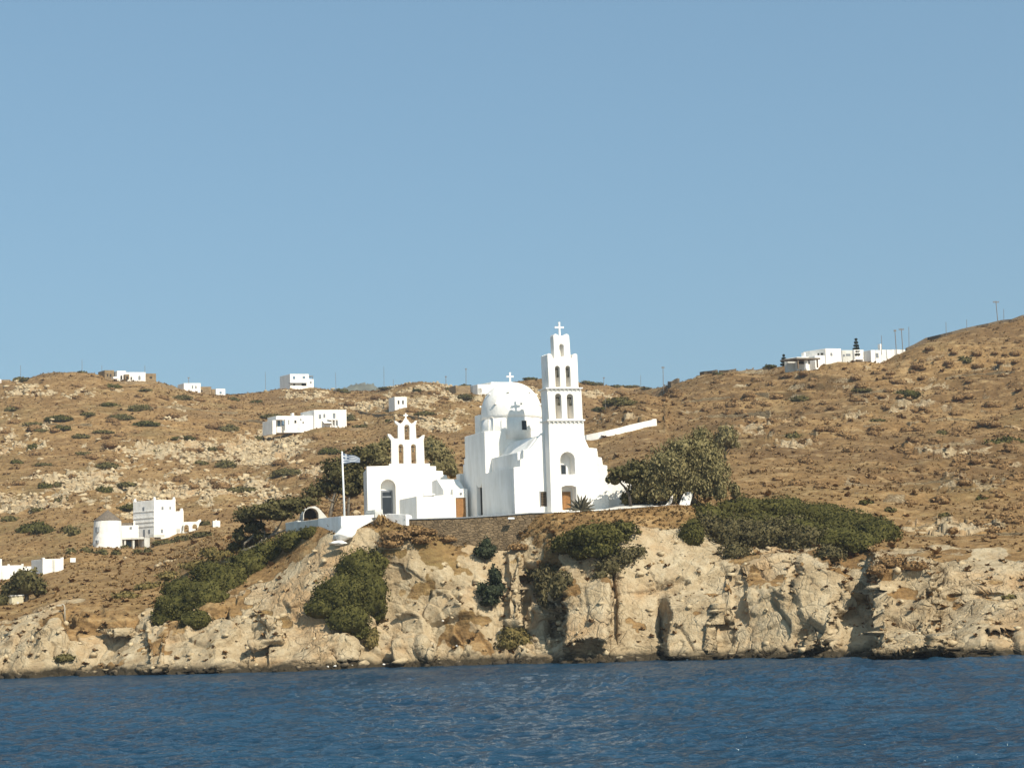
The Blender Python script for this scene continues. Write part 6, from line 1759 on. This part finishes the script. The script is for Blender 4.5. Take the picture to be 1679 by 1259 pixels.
# ------------------------------------------------------------------ rubble, dry scrub and grass: beyond counting
def stuff(name, label, mat, n, mask, size, kind_, seed):
    g = np.random.default_rng(seed)
    ok = np.nonzero(mask)[0]
    # weight by the ground each vertex stands for
    du = np.linalg.norm(np.gradient(P, axis=1), axis=-1).ravel(); dv = np.linalg.norm(np.gradient(P, axis=0), axis=-1).ravel()
    w = (du * dv)[ok]; w = np.minimum(w, np.quantile(w, 0.98)); w /= w.sum()
    pick = g.choice(ok, n, p=w)
    pos = flat[pick] + g.uniform(-0.4, 0.4, (n, 3)) * np.array([1, 1, 0])
    sz = size[0] + (size[1] - size[0]) * g.random(n) ** 2.2
    if kind_ == 'rock':
        v, f = ico(1)
        V = np.tile(v[None], (n, 1, 1)); V = V * (1 + 0.95 * (g.random((n, len(v), 1)) - 0.5))
        ang = g.random(n) * 6.28; c, s_ = np.cos(ang), np.sin(ang)
        V = V * (np.array([1.0, 0.8, 0.6]) * (0.7 + 0.6 * g.random((n, 3))))[:, None, :] * sz[:, None, None]
        V = np.stack([V[..., 0] * c[:, None] - V[..., 1] * s_[:, None], V[..., 0] * s_[:, None] + V[..., 1] * c[:, None], V[..., 2]], -1)
        V = V + pos[:, None]
        F = (f[None] + (np.arange(n) * len(v))[:, None, None]).reshape(-1, 3)
        me = np_mesh(name, V.reshape(-1, 3), None, F, mat)
    else:
        m_ = 12          # blades or twigs per tuft
        a = g.random((n, m_)) * 6.28; lean = (0.25 if kind_ == 'grass' else 0.55) + 0.9 * g.random((n, m_)); L = sz[:, None] * (0.6 + 0.6 * g.random((n, m_)))
        d = np.stack([np.cos(a) * np.sin(lean), np.sin(a) * np.sin(lean), np.cos(lean) * 0.85], -1) * L[..., None]
        t = np.stack([-np.sin(a), np.cos(a), np.zeros_like(a)], -1) * (sz[:, None] * (0.16 if kind_ == 'grass' else 0.34))[..., None]
        b0 = pos[:, None] - np.array([0, 0, 0.08])
        mid_ = b0 + d * 0.62
        V = np.stack([b0 + 0 * d, mid_ + t, b0 + d, mid_ - t], 2).reshape(-1, 3)
        F = np.arange(n * m_ * 4).reshape(-1, 4)
        me = np_mesh(name, V, F, None, mat)
        at2 = me.attributes.new('tint', 'FLOAT', 'FACE'); at2.data.foreach_set('value', np.repeat(g.random(n * m_ // 4 + 1), 4)[:len(me.polygons)].astype(np.float32))
    return tag(link(bpy.data.objects.new(name, me)), label, name.replace('_', ' '), None, 'stuff')


fr_ = (PX.ravel() > -150) & (PX.ravel() < 1830) & (S.ravel() < 11.0)
terr = (S.ravel() > 5.85) & (S.ravel() < 7.05) & (PX.ravel() > 455) & (PX.ravel() < 1110)
sr = S.ravel()
hillm = fr_ & (sr > 5.0) & ~terr
stuff('rubble', 'loose pale stones and broken rock strewn over hill and cliff', M['rock'], 7000, hillm & (rock > 0.35) & (sr > 6) & (PX.ravel() < 1000), (0.15, 0.9), 'rock', 1)
stuff('cliff_rubble', 'broken rock fragments lying on the ledges of the cliff', M['rock'], 900, fr_ & (sr > 2.3) & (sr < 5.0) & (NF[:, 2] > 0.3) & (rock > 0.3), (0.08, 0.55), 'rock', 2)
stuff('dry_undergrowth', 'low brown thorny scrub covering the hills', M['brown_shrub'], 3000, hillm & (rock < 0.6), (0.35, 1.25), 'scrub', 3)
stuff('dry_grass', 'golden dry grass covering the slopes', M['gold'], 42000, hillm & (rock < 0.45), (0.25, 0.75), 'grass', 4)
stuff('bank_grass', 'short dry grass on the bank below church and chapel', M['gold'], 1500, fr_ & (PX.ravel() > 540) & (PX.ravel() < 1140) & (sr > 4.9) & (sr < 6.0) & (rock < 0.6), (0.15, 0.5), 'grass', 7)
stuff('cliff_undergrowth', 'brown tufts rooted in the cracks of the cliff', M['brown_shrub'], 1500, fr_ & (sr > 3.0) & (sr < 5.6) & (NF[:, 2] > 0.35), (0.2, 0.7), 'scrub', 5)

# ------------------------------------------------------------------ sea air
hz = MB()
hb = [(-5100, -5100, -15), (5100, -5100, -15), (5100, 5100, -15), (-5100, 5100, -15), (-5100, -5100, 190), (5100, -5100, 190), (5100, 5100, 190), (-5100, 5100, 190)]
hz.add(hb, [(0, 1, 2, 3), (4, 5, 6, 7), (0, 1, 5, 4), (1, 2, 6, 5), (2, 3, 7, 6), (3, 0, 4, 7)])
hm = bpy.data.materials.new('sea_haze'); hm.use_nodes = True
hm.node_tree.nodes.remove(hm.node_tree.nodes['Principled BSDF'])
pv = hm.node_tree.nodes.new('ShaderNodeVolumePrincipled'); pv.inputs['Color'].default_value = (0.80, 0.88, 1.0, 1); pv.inputs['Density'].default_value = HAZE; pv.inputs['Anisotropy'].default_value = 0.0
hm.node_tree.links.new(pv.outputs['Volume'], hm.node_tree.nodes['Material Output'].inputs['Volume'])
tag(hz.build('haze', hm), 'thin bluish sea air over the whole bay', 'haze', None, 'stuff')

# ------------------------------------------------------------------ light
EL, AZ = 43.0, 142.5           # sun high behind the viewer's right shoulder
to_sun = Vector((math.sin(R(AZ)) * math.cos(R(EL)), math.cos(R(AZ)) * math.cos(R(EL)), math.sin(R(EL))))
sl_ = bpy.data.lights.new('sun', 'SUN'); sl_.energy = 4.2; sl_.angle = R(0.5); sl_.color = (1.0, 0.93, 0.80)
so = bpy.data.objects.new('sun', sl_); link(so); so.rotation_euler = (-to_sun).to_track_quat('-Z', 'Y').to_euler(); so.location = (60, -60, 90)
w = bpy.data.worlds.new('World'); sc.world = w; w.use_nodes = True
nt = w.node_tree; bg = nt.nodes['Background']
sky = nt.nodes.new('ShaderNodeTexSky'); sky.sky_type = 'NISHITA'; sky.sun_disc = False
sky.sun_elevation = R(EL); sky.sun_rotation = R(AZ); sky.altitude = 0; sky.air_density = 1.0; sky.dust_density = 3.0; sky.ozone_density = 2.0
gm = nt.nodes.new('ShaderNodeGamma'); gm.inputs['Gamma'].default_value = 0.5          # a flatter, hazier sky
nt.links.new(sky.outputs['Color'], gm.inputs['Color'])
nt.links.new(mixc(nt, 1.0, gm.outputs['Color'], (1.155 * 0.735, 1.508 * 0.805, 1.76 * 0.80, 1.0), 'MULTIPLY'), bg.inputs['Color']); bg.inputs['Strength'].default_value = 0.15
vs = sc.view_settings; vs.view_transform = 'Standard'; vs.look = 'None'; vs.exposure = 0.5; vs.gamma = 1.0
sc.render.film_transparent = False
sc.cycles.max_bounces = 6; sc.cycles.diffuse_bounces = 3; sc.cycles.glossy_bounces = 3
